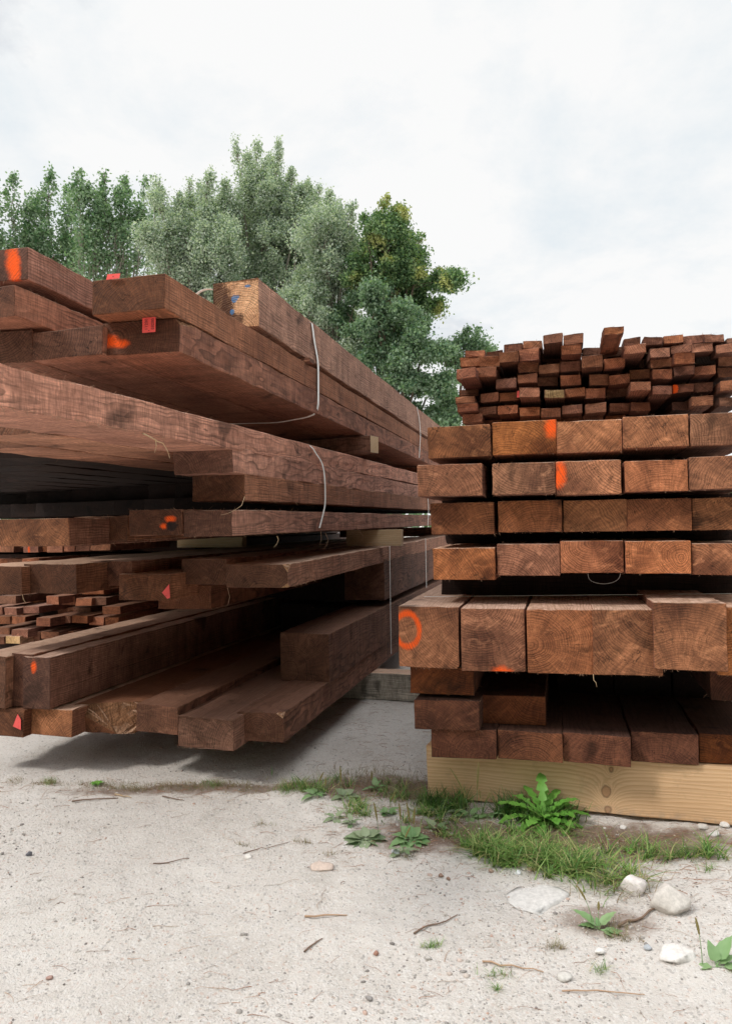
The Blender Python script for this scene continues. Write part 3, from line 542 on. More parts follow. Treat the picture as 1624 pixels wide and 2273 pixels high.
# ================================================================== STACK BEHIND ON THE LEFT
def c7(b): return (.2631*b[0], 1147.7+.2631*b[1], .2631*b[2], 1147.7+.2631*b[3])
brow = [
 ('top', [(-120, 225, 0, 295, 1.6), (0, 230, 125, 295, 1.6), (205, 245, 318, 298, 1.5), (320, 235, 400, 295, 1.55), (400, 235, 525, 298, 1.5), (530, 225, 640, 290, 1.5), (645, 225, 755, 285, 1.5), (757, 215, 935, 282, 1.4)]),
 ('second', [(-70, 355, 60, 412, 1.7), (62, 352, 195, 412, 1.65), (197, 350, 318, 412, 1.55), (330, 360, 450, 418, 1.9), (460, 360, 580, 418, 1.9)]),
 ('third', [(560, 560, 690, 640, 1.9), (690, 580, 868, 655, 1.5), (430, 600, 555, 655, 1.9)]),
 ('fourth', [(-10, 668, 128, 735, 1.5), (130, 670, 260, 740, 1.8), (262, 672, 380, 740, 1.8), (382, 670, 505, 738, 1.45), (510, 672, 640, 742, 1.6), (643, 690, 765, 752, 1.4), (767, 680, 887, 745, 1.45)]),
 ('fifth', [(-100, 760, 20, 825, 1.5), (30, 768, 147, 828, 1.45), (150, 770, 195, 830, 1.8), (202, 758, 320, 815, 1.5), (330, 770, 480, 835, 2.1), (495, 765, 620, 830, 1.8), (625, 765, 760, 835, 1.8), (875, 755, 1010, 820, 1.4)]),
 ('sixth', [(-40, 840, 90, 905, 1.9), (95, 842, 215, 905, 1.9), (302, 855, 425, 925, 1.45), (485, 835, 597, 895, 1.6), (600, 835, 742, 897, 1.6), (750, 845, 885, 912, 1.65), (888, 848, 1000, 912, 1.55)]),
 ('seventh', [(-30, 935, 88, 1000, 1.6), (108, 950, 228, 1018, 1.45), (235, 965, 345, 1032, 1.55), (350, 970, 492, 1030, 1.5), (498, 965, 628, 1020, 1.6), (640, 960, 760, 1020, 1.7)]),
 ('lowest', [(-90, 1010, 32, 1075, 1.5), (46, 1010, 165, 1072, 1.42), (170, 1020, 290, 1080, 1.8), (300, 1040, 420, 1100, 1.8)]),
]
M_pale = wood('pale_batten', endA=(.45, .26, .12), endB=(.68, .42, .22), sideA=(.3, .16, .1), sideB=(.4, .22, .14))
BGO = painted('far_batten_orange', [(-.015, .02, .008, .03, 'soft', ORG)], SKW)
for rn, L_ in brow:
    for k, (xl, yt, xr, yb, w) in enumerate(L_):
        mat = M_small; ad = 'thin red brown batten'
        if rn == 'lowest' and xl == 46: mat = M_pale; ad = 'thin pale ended batten'
        if rn == 'top' and xl == 205: mat = BGO; ad = 'thin batten with an orange stroke'
        tb(OL, c7((xl, yt, xr, yb)), 3.0, ad+', '+ORD[k]+' from left, '+rn+' row of the far left stack', name='batten', cat='batten', w=w, mat=mat,
           tone=random.uniform(.4, 1), hairs=0, fray=0, group='battens of the stack behind the left pile', bev=.0015)
for r_ in range(-2, 9):  # filler boards added in shade colour so gaps between battens show black
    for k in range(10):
        timber('board', OL, -1.66-.215*k, 2.05+.03*((r_*3+k) % 4), .24+r_*.085, .21, .072, 4.6, 'added dark filler board in the far left stack, %s from right, %s layer up' % (ORD[k], ORD[r_+2]), 'board', mat=M_hollowshade, tone=.5, hairs=0, fray=0, group='added boards in the dark of the far left stack')
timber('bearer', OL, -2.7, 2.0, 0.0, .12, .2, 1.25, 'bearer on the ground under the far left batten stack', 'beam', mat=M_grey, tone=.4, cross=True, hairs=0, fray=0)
# ================================================================== TAGS (children of their timbers)
def inv(o): return (Matrix.Translation(o.location) @ o.rotation_euler.to_matrix().to_4x4()).inverted()
def tag_poly(o, pix, w, name='plastic_tag', th=.0016, hole=None, digits=None):
    M = inv(o); O_ = OR if o is batten_tag_parent else OL
    pts = [M @ Vector(onw(x, y, O_, w)) for x, y in pix]
    cxm = sum(p.x for p in pts)/len(pts); czm = sum(p.z for p in pts)/len(pts)
    near = [v.co.y for v in o.data.vertices if abs(v.co.x-cxm) < .06 and v.co.y < .03 and v.co.y > -.03]; y0 = min(near) if near else 0.0
    y0 -= .0015
    V = [(p.x, y0-.0025, p.z) for p in pts]+[(p.x, y0-.0025+th, p.z) for p in pts]; n = len(pts)
    t = raw(name, V, [tuple(range(n)), tuple(range(2*n-1, n-1, -1))]+[(i, i+n, (i+1) % n+n, (i+1) % n) for i in range(n)], M_red, o)
    if hole:
        h = M @ Vector(onw(*hole, O_, w)); q = [(h.x+.0016*math.cos(a), y0-.0030, h.z+.0016*math.sin(a)) for a in np.linspace(0, 6.28, 9)[:-1]]
        raw('tag_hole', q, [tuple(range(8))], M_ink, t)
    if digits:
        for (tx, x, y, hpx) in digits:
            cu = bpy.data.curves.new('t', 'FONT'); cu.body = tx; cu.size = 1; cu.extrude = 0
            tmp = bpy.data.objects.new('t', cu); COL.objects.link(tmp); me = bpy.data.meshes.new_from_object(tmp); bpy.data.objects.remove(tmp)
            xs = [v.co.x for v in me.vertices]; ys = [v.co.y for v in me.vertices]; lw = max(xs)-min(xs); lh = max(ys)-min(ys)
            a = M @ Vector(onw(x, y, O_, w)); b = M @ Vector(onw(x, y-hpx, O_, w)); Lz = b.z-a.z
            for v in me.vertices:
                lx = (v.co.x-min(xs))/lw*Lz; ly = (v.co.y-min(ys))/lh*.0095
                v.co = Vector((a.x-ly, y0-.0032, a.z+lx))
            link('printed_digits', me, M_ink, t)
    return t
tag_poly(A1[0], [(321, 741), (350, 738.5), (350.5, 706), (321.5, 708)], (A1[0].location and (Vector(A1[0].location)-Vector(OL)).dot(Vector(D))), hole=(336, 736),
         digits=[('11200', 333.5, 733, 23), ('030280', 347.5, 733, 24)])
wB = (Vector(B1[0].location)-Vector(OL)).dot(Vector(D)); tag_poly(B1[0], [(240.5, 623), (269, 619.5), (271, 609), (243, 611)], wB, hole=(256, 616))
wP = (Vector(P3[0].location)-Vector(OL)).dot(Vector(D)); tag_poly(P3[0], [(374.5, 1329), (380.5, 1326), (378.7, 1296), (362.6, 1315)], wP, hole=(372, 1322))
wQ = (Vector(Q0[0].location)-Vector(OL)).dot(Vector(D)); tag_poly(Q0[0], [(33, 1611), (50.5, 1619), (50.5, 1596), (43.5, 1584)], wQ)
if batten_tag_parent:
    wS = (Vector(batten_tag_parent.location)-Vector(OR)).dot(Vector(D)); tag_poly(batten_tag_parent, [(1147, 883), (1152.5, 883), (1152, 868), (1147.6, 869)], wS)
# ================================================================== STRAPS
def ribbon(name, pts, label, wdir=D, width=.009, th=.0012, mat=None, group=None):
    wv = Vector(wdir).normalized(); V = []; Fc = []
    pts = [Vector(p) for p in pts]; fine = []
    for a, b in zip(pts, pts[1:]):
        n = max(2, int((b-a).length/.03)); fine += [a.lerp(b, i/n) for i in range(n)]
    fine.append(pts[-1]); sm = [fine[0]]+[(fine[i-1]+fine[i]*2+fine[i+1])/4 for i in range(1, len(fine)-1)]+[fine[-1]]
    for i, p in enumerate(sm):
        t = (sm[min(i+1, len(sm)-1)]-sm[max(i-1, 0)]).normalized(); n_ = t.cross(wv).normalized()
        for a, b in ((-1, -1), (1, -1), (1, 1), (-1, 1)): V.append(p+wv*width/2*a+n_*th/2*b)
    for i in range(len(sm)-1):
        for k in range(4): Fc.append((i*4+k, i*4+(k+1) % 4, i*4+4+(k+1) % 4, i*4+4+k))
    Fc += [(3, 2, 1, 0), tuple(len(V)-4+k for k in range(4))]
    return tag(raw(name, V, Fc, mat or M_strap), label, 'strap', group)
SU = lambda L_, u=.006: [onu(x, y, OL, u) for x, y in L_]
s1 = SU([(692, 713), (698, 762), (706, 800), (706.5, 860), (706, 915)])
c0 = s1[0]; w1 = (c0-OL)@D
cross = [P(OL, -.18, w1-.05, 1.905), P(OL, -.09, w1-.02, 1.903), P(OL, .0, w1, 1.90)]
w2 = (s1[-1]-OL)@D
s1 = cross+s1+[P(OL, -.04, w2, 1.497), P(OL, -.2, w2+.02, 1.482), P(OL, -.45, w2-.06, 1.478), P(OL, -.7, w2-.1, 1.49)]
ribbon('packing_strap', s1, 'white strap round the top package crossing its side and underside', width=.021, group='white straps of the left pile')
a_ = onw(436, 652, OL, .3); b_ = onw(448, 644, OL, .32); c_ = onw(460, 641, OL, .34); d_ = onw(480, 642.5, OL, .36)
ribbon('packing_strap', [onw(425, 668, OL, .3), a_, b_, c_, d_, onw(500, 655, OL, .4)], 'loose loop of white strap arching beside the blue flecked beam end', width=.018, group='white straps of the left pile')
ribbon('packing_strap', SU([(925, 903), (931, 935), (933, 965), (930, 1016)]), 'white strap on the far part of the top package', width=.016, group='white straps of the left pile')
ribbon('packing_strap', [P(OL, -.06, .42, 1.362)]+SU([(690, 987), (700, 1005), (716, 1028), (721, 1062), (722, 1120), (716, 1145), (709, 1172)], .010), 'white strap kinked over the middle package', width=.018, group='white straps of the left pile')
ribbon('packing_strap', SU([(949, 1105), (951, 1130), (949, 1166)]), 'short piece of white strap on the far middle package beside the right pile', width=.016, group='white straps of the left pile')
ribbon('packing_strap', SU([(864.5, 1203), (866, 1330), (868, 1452)], .012), 'thin taut strap on the lower package under the pale spacer', width=.010, group='white straps of the left pile')
ribbon('packing_strap', SU([(944, 1195), (945, 1250), (946, 1305)], .012), 'thin taut strap on the far lower package beside the right pile', width=.012, group='white straps of the left pile')
Lx = lambda L_, w: [onw(x, y, OR, w) for x, y in L_]
ribbon('packing_strap', [P(OR, u, .08, .727+.02*u) for u in (-.02, .3, .6, .9, 1.2)], 'clear strap lying across the tops of the square beams', width=.008, group='clear straps of the right pile')
ribbon('packing_strap', Lx([(1304, 1270), (1305, 1283), (1312, 1291), (1330, 1296), (1350, 1296), (1368, 1290), (1376, 1280), (1376, 1270)], .05), 'slack loop of clear strap hanging above the square beams', width=.006, group='clear straps of the right pile')
# hanging splinters
def strand(name, pts, r, label, mat):
    V = []; Fc = []; pts = [Vector(p) for p in pts]; n = len(pts)
    for i, p in enumerate(pts):
        t = (pts[min(i+1, n-1)]-pts[max(i-1, 0)]).normalized(); a = t.cross(Vector((.3, .9, .2))).normalized(); b = t.cross(a); rr = r*(1-.75*i/(n-1))
        for k in range(5): V.append(p+a*rr*math.cos(k*1.2566)+b*rr*math.sin(k*1.2566))
    for i in range(n-1):
        for k in range(5): Fc.append((i*5+k, i*5+(k+1) % 5, i*5+5+(k+1) % 5, i*5+5+k))
    return tag(raw(name, V, Fc, mat, smooth=True), label, 'splinter', 'splinters hanging off the timbers')
sm_ = lambda L_, u=.0: [onu(x, y, OL, u) for x, y in L_]
strand('splinter', sm_([(317, 962), (333, 970), (350, 980), (362, 984), (372, 1001), (377, 1017)], .002), .0022, 'pale splinter hanging below the arched grain timber', M_spacer)
strand('splinter', sm_([(345, 975), (347, 990), (343, 1005)], .004), .0016, 'short pale splinter branching below the arched grain timber', M_spacer)
strand('splinter', sm_([(543, 1102), (536, 1122), (520, 1133), (505, 1140), (490, 1143)], .006), .0013, 'thin curled splinter hanging over the knotty side timber', M_spacer)
strand('splinter', sm_([(615, 1190), (618, 1198), (614, 1208), (607, 1215)], .006), .0018, 'curled splinter under the knotty side timber', M_spacer)
strand('splinter', sm_([(712, 1180), (713, 1195), (708, 1215)], .004), .0014, 'straight thin splinter under the middle of the knotty timber', M_fiber)
strand('splinter', sm_([(722, 1183), (728, 1198), (725, 1210), (718, 1220)], .006), .0018, 'curved dark splinter beside the straight thin one', M_fiber)
strand('splinter', sm_([(790, 1170), (800, 1182), (806, 1192), (802, 1200)], .01), .002, 'splinter hanging in front of the pale spacer', M_fiber)
strand('splinter', [onw(x, y, OL, -.07) for x, y in [(46, 1285), (48, 1310), (52, 1330), (58, 1340)]], .003, 'pale splinter hanging at the far left of the lower package', M_spacer)
strand('splinter', [onw(x, y, OL, .08) for x, y in [(505, 1306), (510, 1325), (506, 1342), (498, 1350)]], .0012, 'thin splinter hanging from the chamfered timber', M_fiber)
strand('splinter', [onw(x, y, OR, -.21) for x, y in [(1316, 1497), (1317, 1510), (1322, 1515), (1324, 1525)]], .0016, 'tuft of fibre hanging under the seam of two square beams', M_spacer)
# ================================================================== TREES
def leafmat(name, c1, c2, c3, yellow=None, back=None):
    s = NT(name); tc = s.n('TexCoord').outputs['Object']; g = s.n('NewGeometry'); rnd = g.outputs['Random Per Island']
    c = s.ramp(rnd, [(.0, c1), (.5, c2), (1.0, c3)]); n = s.noise(tc, .8, 3)
    if yellow:
        sz = s.n('SeparateXYZ'); s.put(tc, sz.inputs[0])
        c = s.mix(s.map(s.noise(tc, 1.1, 3), .50, .64, 0, .7, True), c, (*yellow, 1))
    if back: c = s.mix(s.map(g.outputs['Backfacing'], 0, 1, 0, .8), c, (*back, 1))
    d = s.n('BsdfPrincipled'); s.put(c, d.inputs['Base Color']); d.inputs['Roughness'].default_value = .55; d.inputs['Specular IOR Level'].default_value = .35
    t = s.n('BsdfTranslucent'); h = s.n('VectorMath', operation='MULTIPLY'); s.put(c, h.inputs[0]); h.inputs[1].default_value = (1.3, 1.5, .7); s.put(h.outputs[0], t.inputs['Color'])
    m = s.n('MixShader'); m.inputs[0].default_value = .32; s.put(d.outputs[0], m.inputs[1]); s.put(t.outputs[0], m.inputs[2])
    o = s.n('OutputMaterial'); s.put(m.outputs[0], o.inputs[0]); return s.m
M_bark = plain('pale_bark', (.30, .27, .23), .9, .3, .1, 4); M_bark2 = plain('brown_bark', (.12, .095, .07), .9, .3, .1, 4)
LM_asp = leafmat('aspen_leaves', (.065, .145, .075), (.14, .25, .125), (.23, .34, .19), back=(.30, .39, .29))
LM_sil = leafmat('silver_leaves', (.15, .22, .165), (.255, .335, .255), (.40, .47, .385), back=(.54, .58, .52))
LM_map = leafmat('green_leaves', (.05, .115, .07), (.125, .22, .12), (.24, .34, .18), back=(.25, .34, .25))
LM_yel = leafmat('yellowing_leaves', (.055, .12, .06), (.14, .235, .11), (.26, .355, .17), yellow=(.52, .49, .19))
def tree(name, label, base, plumes, mats, bark, nleaf, lsz, group=None, upright=.5, trunk_r=.14, clump=.35, seed=1, blobs=()):
    """plumes: (x, y, z0, z1, radius, weight) columns of foliage, each grown on its own limb"""
    rg = np.random.default_rng(seed); root = bpy.data.objects.new(name, None); COL.objects.link(root); root.location = (base[0], base[1], 0)
    tag(root, label, 'tree', group)
    V = []; Fc = []
    def tube(pts, r0, r1, k=6):
        b0 = len(V); n = len(pts)
        for i, p in enumerate(pts):
            r = r0+(r1-r0)*i/(n-1)
            for j in range(k): a = 6.2832*j/k; V.append((p[0]+r*math.cos(a), p[1]+r*math.sin(a), p[2]))
        for i in range(n-1):
            for j in range(k): Fc.append((b0+i*k+j, b0+i*k+(j+1) % k, b0+i*k+k+(j+1) % k, b0+i*k+k+j))
    LV = []; tot = sum(p[5] for p in plumes); ztop = max(p[3] for p in plumes); zmin = min(p[2] for p in plumes)
    for (x, y, z0, z1, R_, wt) in plumes:
        st = np.array([0, 0, max(.2, z0*.35)]); ax0 = np.array([x*.75, y*.75, z0+.25*(z1-z0)]); top = np.array([x, y, z1-.15])
        pts = [st+(ax0-st)*t+np.array([0, 0, .12*(z1-z0)*math.sin(t*3.14)*-.4]) for t in np.linspace(0, 1, 6)]+[ax0+(top-ax0)*t for t in np.linspace(.2, 1, 6)]
        pts = [p+rg.normal(0, .05, 3) for p in pts]; tube(pts, trunk_r*.3, .01)
        nc = int(max(14, (z1-z0)*R_*11/clump))
        for c in range(nc):
            t = rg.random()**.85; zc = z0+(z1-z0)*t
            prof = R_*(min(1, (t+.08)*3.2)**.6)*((1-t)**.62)+.06; a = rg.random()*6.2832; q = prof*math.sqrt(rg.random())*rg.uniform(.75, 1.12)
            axp = ax0+(top-ax0)*max(0, (zc-ax0[2])/(top[2]-ax0[2]+1e-6)) if zc > ax0[2] else np.array([x, y, zc])
            cc = np.array([axp[0]+q*math.cos(a)+.25*R_*math.sin(zc*2.3+x*5), axp[1]+q*math.sin(a), zc])
            if c % 2 == 0: s0 = np.array([axp[0], axp[1], max(z0, zc-q*(1.2 if upright > .4 else .4)-.1)]); tube([s0, (s0+cc)/2+rg.normal(0, .04, 3), cc], .022, .006, 4)
            n = int(nleaf*wt/tot/nc*rg.uniform(.5, 1.5)); sg = clump*rg.uniform(.55, 1.1)*(1 if t < .8 else .6)
            pp = cc+rg.normal(0, 1, (n, 3))*np.array([sg*.55, sg*.55, sg*(.8 if upright > .4 else .55)]); LV.append(pp)
    for (x, y, z, rx, rz, n) in blobs:
        nc = max(6, int(rx*rz*(16 if upright > .4 else 9))); tube([np.array([0, 0, max(.5, (z-rz)*.5)]), np.array([x*.5, y*.5, z-rz*.5])+rg.normal(0, .12, 3), np.array([x*.8, y*.8, z-rz*.2])+rg.normal(0, .1, 3), np.array([x, y, z+rz*.3])], trunk_r*.22, .012)
        for c in range(nc):
            v = rg.normal(0, 1, 3); v /= np.linalg.norm(v); v *= rg.random()**.4*rg.uniform(.8, 1.15); cc = np.array([x+v[0]*rx, y+v[1]*rx*.8, z+v[2]*rz])
            if c % 3 == 0: s0 = np.array([x, y, z-rz*.3]); tube([s0, (s0+cc)/2+rg.normal(0, .05, 3), cc], .025, .006, 4)
            m_ = int(1.45*n/nc*rg.uniform(.5, 1.5)); sg = clump*rg.uniform(.5, 1.2); LV.append(cc+rg.normal(0, 1, (m_, 3))*np.array([sg*.6, sg*.6, sg*(.75 if upright > .4 else .45)]))
    t0 = [np.array([0, 0, -.1])]+[np.array([rg.normal(0, .04), rg.normal(0, .04), z]) for z in np.linspace(.6, max(.8, ztop*.72), 8)]; tube(t0, trunk_r, trunk_r*.25, 9)
    raw('trunk', V, Fc, bark, root, smooth=True)
    C_ = np.concatenate(LV); n = len(C_); nrm = rg.normal(0, 1, (n, 3)); nrm[:, 2] += .5; nrm /= np.linalg.norm(nrm, axis=1)[:, None]
    a = np.cross(nrm, rg.normal(0, 1, (n, 3))); a /= np.linalg.norm(a, axis=1)[:, None]; b = np.cross(nrm, a)
    s_ = lsz*rg.uniform(.6, 1.3, n)[:, None]
    Q = np.stack([C_-a*s_*.5, C_-b*s_*.34+a*s_*.05, C_+a*s_*.5, C_+b*s_*.34+a*s_*.05], 1).reshape(-1, 3)
    raw('crown', Q, np.arange(n*4).reshape(n, 4), mats, root); return root
def at(x, y, Y): p = ony(x, y, Y); return p
def trees():
    def pl(bx, lst, Y, bot, depth=1.0):
        """plumes from picture columns: (x, top y, half width px, weight[, bottom y])"""
        b = at(bx, 1164, Y); out = []; k = Y/F
        for i, q in enumerate(lst):
            yb = q[4] if len(q) > 4 else bot; dy = ((i*7) % 5-2)*.35*depth
            p = at(q[0], q[1], Y); out.append((p[0]-b[0], dy, at(q[0], yb, Y)[2], p[2], q[2]*k*1.3, q[3]))
        return (b[0], b[1]), out
    Y = 27
    AB = [[(-15, 470, 34, 30, 900), (10, 540, 30, 40, 1000)], [(60, 450, 30, 24, 900), (48, 500, 34, 30, 1200), (84, 520, 30, 34, 1200), (40, 560, 36, 36, 1400)], [(128, 440, 24, 24, 800), (150, 470, 28, 26, 900), (118, 505, 24, 22, 600)],
          [(198, 450, 26, 26, 900), (185, 510, 30, 34, 1200), (220, 480, 22, 24, 700)], [(262, 430, 26, 22, 800), (245, 470, 22, 20, 600), (292, 455, 22, 18, 500), (330, 430, 14, 22, 350), (318, 490, 18, 18, 300), (275, 510, 24, 16, 500), (240, 540, 24, 20, 500)], []]
    for i, (bx, L_, lab, cov) in enumerate([
        (-10, [(-5, 418, 34, 1.2), (-40, 440, 30, 1)], 'aspen cut by the left frame edge', 3600),
        (62, [(48, 412, 26, 1), (75, 430, 26, 1), (60, 500, 44, 1.4)], 'aspen with a broad flat top, second from the left frame edge', 6200),
        (140, [(122, 395, 22, 1), (150, 412, 24, 1), (140, 500, 46, 1.0)], 'aspen with thin pale stems showing under a dense head', 4600),
        (196, [(190, 402, 22, 1), (215, 418, 20, .8), (200, 500, 36, 1.0)], 'slim aspen in the middle of the left row', 4200),
        (270, [(246, 395, 20, .9), (272, 393, 25, 1.2), (300, 440, 20, .6), (327, 402, 15, .8), (335, 470, 18, .5), (268, 500, 40, .9), (228, 450, 20, .5)], 'airy aspen with visible branches, rightmost of the left row', 6200),
        (205, [(180, 560, 40, 1), (270, 575, 45, 1), (100, 570, 45, 1), (20, 570, 50, 1)], 'low green thicket tree under the aspen row', 7500)]):
        b, p = pl(bx, L_, Y+(i % 3)*.9, 640 if i < 5 else 800)
        tree('aspen_tree', lab, b, p, LM_asp, M_bark, int(cov*.85), .12, 'aspen trees behind the left pile', trunk_r=.1, clump=.30, seed=10+i, blobs=[(at(x_, y_, Y)[0]-b[0], ((q_*3) % 5-2)*.3, at(x_, y_, Y)[2], r1*Y/F, r2*Y/F, int(n_*.6)) for q_, (x_, y_, r1, r2, n_) in enumerate(AB[i])])
    def bl(base, lst, Y):
        return [(at(x, y, Y)[0]-base[0], ((k*5) % 7-3)*.3, at(x, y, Y)[2], rx*Y/F, ry*Y/F, n) for k, (x, y, rx, ry, n) in enumerate(lst)]
    b, p = pl(440, [(368, 425, 20, 1.0), (345, 500, 22, 1), (412, 378, 17, .8), (400, 440, 28, 1.2), (442, 398, 17, .8), (470, 405, 22, 1), (500, 400, 20, .9), (385, 470, 24, 1), (455, 480, 30, 1), (500, 500, 30, 1), (425, 520, 30, 1)], 25, 640)
    tree('silver_poplar_tree', 'silvery green poplar left of the tallest treetop', b, p, LM_sil, M_bark, 26000, .08, 'poplars behind the left pile', trunk_r=.2, clump=.27, seed=31,
         blobs=bl(b, [(365, 540, 46, 75, 5500), (410, 500, 44, 80, 6000), (430, 620, 70, 60, 6500), (480, 540, 50, 70, 6000), (455, 475, 42, 60, 5000), (500, 470, 36, 60, 4500), (440, 570, 62, 60, 6500), (500, 570, 54, 70, 6500), (360, 640, 50, 50, 4500), (430, 660, 70, 60, 6000), (510, 680, 60, 70, 6000)], 25))
    b, p = pl(590, [(535, 335, 15, .6), (565, 316, 15, .8), (600, 322, 15, .7), (622, 322, 15, .8), (645, 365, 16, .8), (585, 380, 28, 1.4), (625, 410, 30, 1.4), (548, 400, 28, 1.4), (682, 410, 14, .5), (706, 402, 12, .5), (670, 450, 26, 1.2), (605, 350, 20, 1), (560, 370, 22, 1)], 26.5, 560)
    tree('silver_poplar_tree', 'tallest poplar with a narrow feathery top', b, p, LM_sil, M_bark, 34000, .08, 'poplars behind the left pile', trunk_r=.22, clump=.27, seed=32,
         blobs=bl(b, [(590, 450, 52, 75, 6500), (545, 480, 46, 70, 5000), (625, 455, 46, 60, 4500), (665, 460, 36, 50, 3000), (560, 540, 60, 70, 6500), (640, 560, 70, 70, 7500), (590, 620, 80, 70, 8000), (560, 680, 60, 60, 5000), (640, 500, 56, 60, 5500), (690, 490, 40, 50, 3800), (600, 580, 76, 70, 8500), (680, 580, 60, 70, 7000), (600, 680, 80, 70, 7500), (690, 700, 70, 80, 7000)], 26.5))
    b, p = pl(720, [(735, 440, 18, .8), (755, 455, 18, .8), (715, 475, 24, 1), (780, 460, 22, 1.0), (770, 500, 26, 1.2), (735, 500, 30, 1.2)], 24, 620)
    tree('silver_poplar_tree', 'grey green poplar between the tallest one and the yellowing tree', b, p, LM_sil, M_bark, 14000, .08, 'poplars behind the left pile', trunk_r=.2, clump=.27, seed=33,
         blobs=bl(b, [(720, 560, 60, 70, 7000), (680, 640, 60, 70, 7000), (740, 510, 48, 60, 5500), (660, 720, 60, 60, 5000), (780, 540, 40, 50, 4500), (700, 600, 50, 60, 5500), (760, 620, 60, 60, 6500), (690, 700, 56, 60, 5500), (760, 720, 60, 60, 6500), (720, 800, 60, 60, 5500), (800, 800, 60, 60, 5500)], 24))
    b, p = pl(850, [(850, 455, 14, .8), (840, 480, 18, .8), (897, 468, 14, .8), (888, 490, 18, .8), (930, 512, 14, .8), (815, 500, 18, .8)], 23.2, 600)
    tree('maple_tree', 'broad tree with yellowing leaves at its top right', b, p, LM_yel, M_bark2, 6500, .098, None, upright=.2, trunk_r=.2, clump=.30, seed=41,
         blobs=bl(b, [(855, 520, 34, 34, 3000), (898, 530, 30, 34, 2800), (825, 560, 36, 40, 3400), (880, 590, 44, 40, 4200), (932, 560, 24, 30, 2000), (945, 602, 30, 26, 2400), (975, 630, 30, 24, 2300), (996, 640, 16, 18, 900), (925, 645, 44, 40, 4400), (870, 660, 50, 44, 4500), (900, 610, 40, 34, 3500), (965, 668, 28, 20, 1500), (850, 640, 44, 44, 4200), (800, 620, 34, 50, 3200)], 23.2))
    b, p = pl(880, [(830, 640, 20, 1), (870, 640, 20, 1)], 22.6, 760)
    tree('maple_tree', 'dark green tree below the yellowing one', b, p, LM_map, M_bark2, 2200, .098, None, upright=.2, trunk_r=.2, clump=.30, seed=42,
         blobs=bl(b, [(830, 700, 55, 50, 6500), (770, 700, 50, 60, 5000), (860, 740, 60, 50, 6500), (900, 830, 50, 40, 4500), (890, 700, 44, 40, 4500), (930, 722, 30, 26, 2200), (850, 780, 56, 50, 5500), (910, 790, 44, 40, 4500), (948, 775, 18, 24, 1200), (880, 860, 60, 50, 5500), (950, 860, 44, 36, 3800), (990, 850, 26, 26, 1500), (930, 930, 60, 50, 4500), (1000, 920, 40, 40, 3000), (975, 800, 20, 18, 900), (800, 850, 50, 60, 3500)], 22.6))
    b, p = pl(1010, [(1030, 738, 12, .7), (1052, 730, 11, .7), (1090, 760, 10, .4, 785), (1005, 765, 14, .8)], 24.5, 800)
    tree('small_tree', 'small leafy tree peeking over the left end of the batten stack', b, p, LM_map, M_bark2, 2200, .095, None, upright=.2, trunk_r=.1, clump=.26, seed=43,
         blobs=bl(b, [(1040, 775, 26, 20, 1500), (1010, 790, 24, 22, 1500), (1072, 778, 20, 12, 500), (1020, 830, 36, 30, 2200), (1010, 890, 40, 40, 2600), (980, 790, 14, 14, 400)], 24.5))
trees()
# far wood added along the horizon to cut low sky light
def added_far_wood():
    rg = np.random.default_rng(5); n = 42000; X = rg.uniform(-75, 95, n); Yb = 52+rg.uniform(-3, 8, n); top = 4.2+2.2*vnoise(X, X*0, .16, 3)+1.2*vnoise(X, X*0, .6, 4)
    top = np.where(X < 8, 5.5, top*.9); Z = top*rg.random(n)**.7
    C_ = np.stack([X, Yb, Z], 1); nrm = rg.normal(0, 1, (n, 3)); nrm /= np.linalg.norm(nrm, axis=1)[:, None]; a = np.cross(nrm, rg.normal(0, 1, (n, 3))); a /= np.linalg.norm(a, axis=1)[:, None]; b = np.cross(nrm, a)
    s_ = rg.uniform(.3, .6, n)[:, None]; Q = np.stack([C_-a*s_*.5, C_-b*s_*.4, C_+a*s_*.5, C_+b*s_*.4], 1).reshape(-1, 3)
    tag(raw('added_far_wood', Q, np.arange(n*4).reshape(n, 4), LM_map), 'added far green wood along the horizon behind the piles', 'wood', kind='stuff')
def sky_blocker_behind():  # unseen belt of leaves added behind the camera to cut low sky light
    rg = np.random.default_rng(6); n = 30000; a = rg.uniform(math.pi*1.02, math.pi*1.98, n); R_ = 17+rg.uniform(-1.5, 4, n); X = R_*np.cos(a)*1.25; Yb = R_*np.sin(a); Z = (8+2.5*vnoise(a*4, a*0, 3.0, 3))*rg.random(n)
    C_ = np.stack([X, Yb, Z], 1); nrm = rg.normal(0, 1, (n, 3)); nrm /= np.linalg.norm(nrm, axis=1)[:, None]; q = np.cross(nrm, rg.normal(0, 1, (n, 3))); q /= np.linalg.norm(q, axis=1)[:, None]; b = np.cross(nrm, q)
    s_ = rg.uniform(.3, .6, n)[:, None]; Q = np.stack([C_-q*s_*.5, C_-b*s_*.4, C_+q*s_*.5, C_+b*s_*.4], 1).reshape(-1, 3)
    tag(raw('unseen_leaf_belt', Q, np.arange(n*4).reshape(n, 4), LM_map), 'added unseen leaf belt behind the viewer, cutting low sky light', 'wood', kind='stuff')
sky_blocker_behind()
added_far_wood()
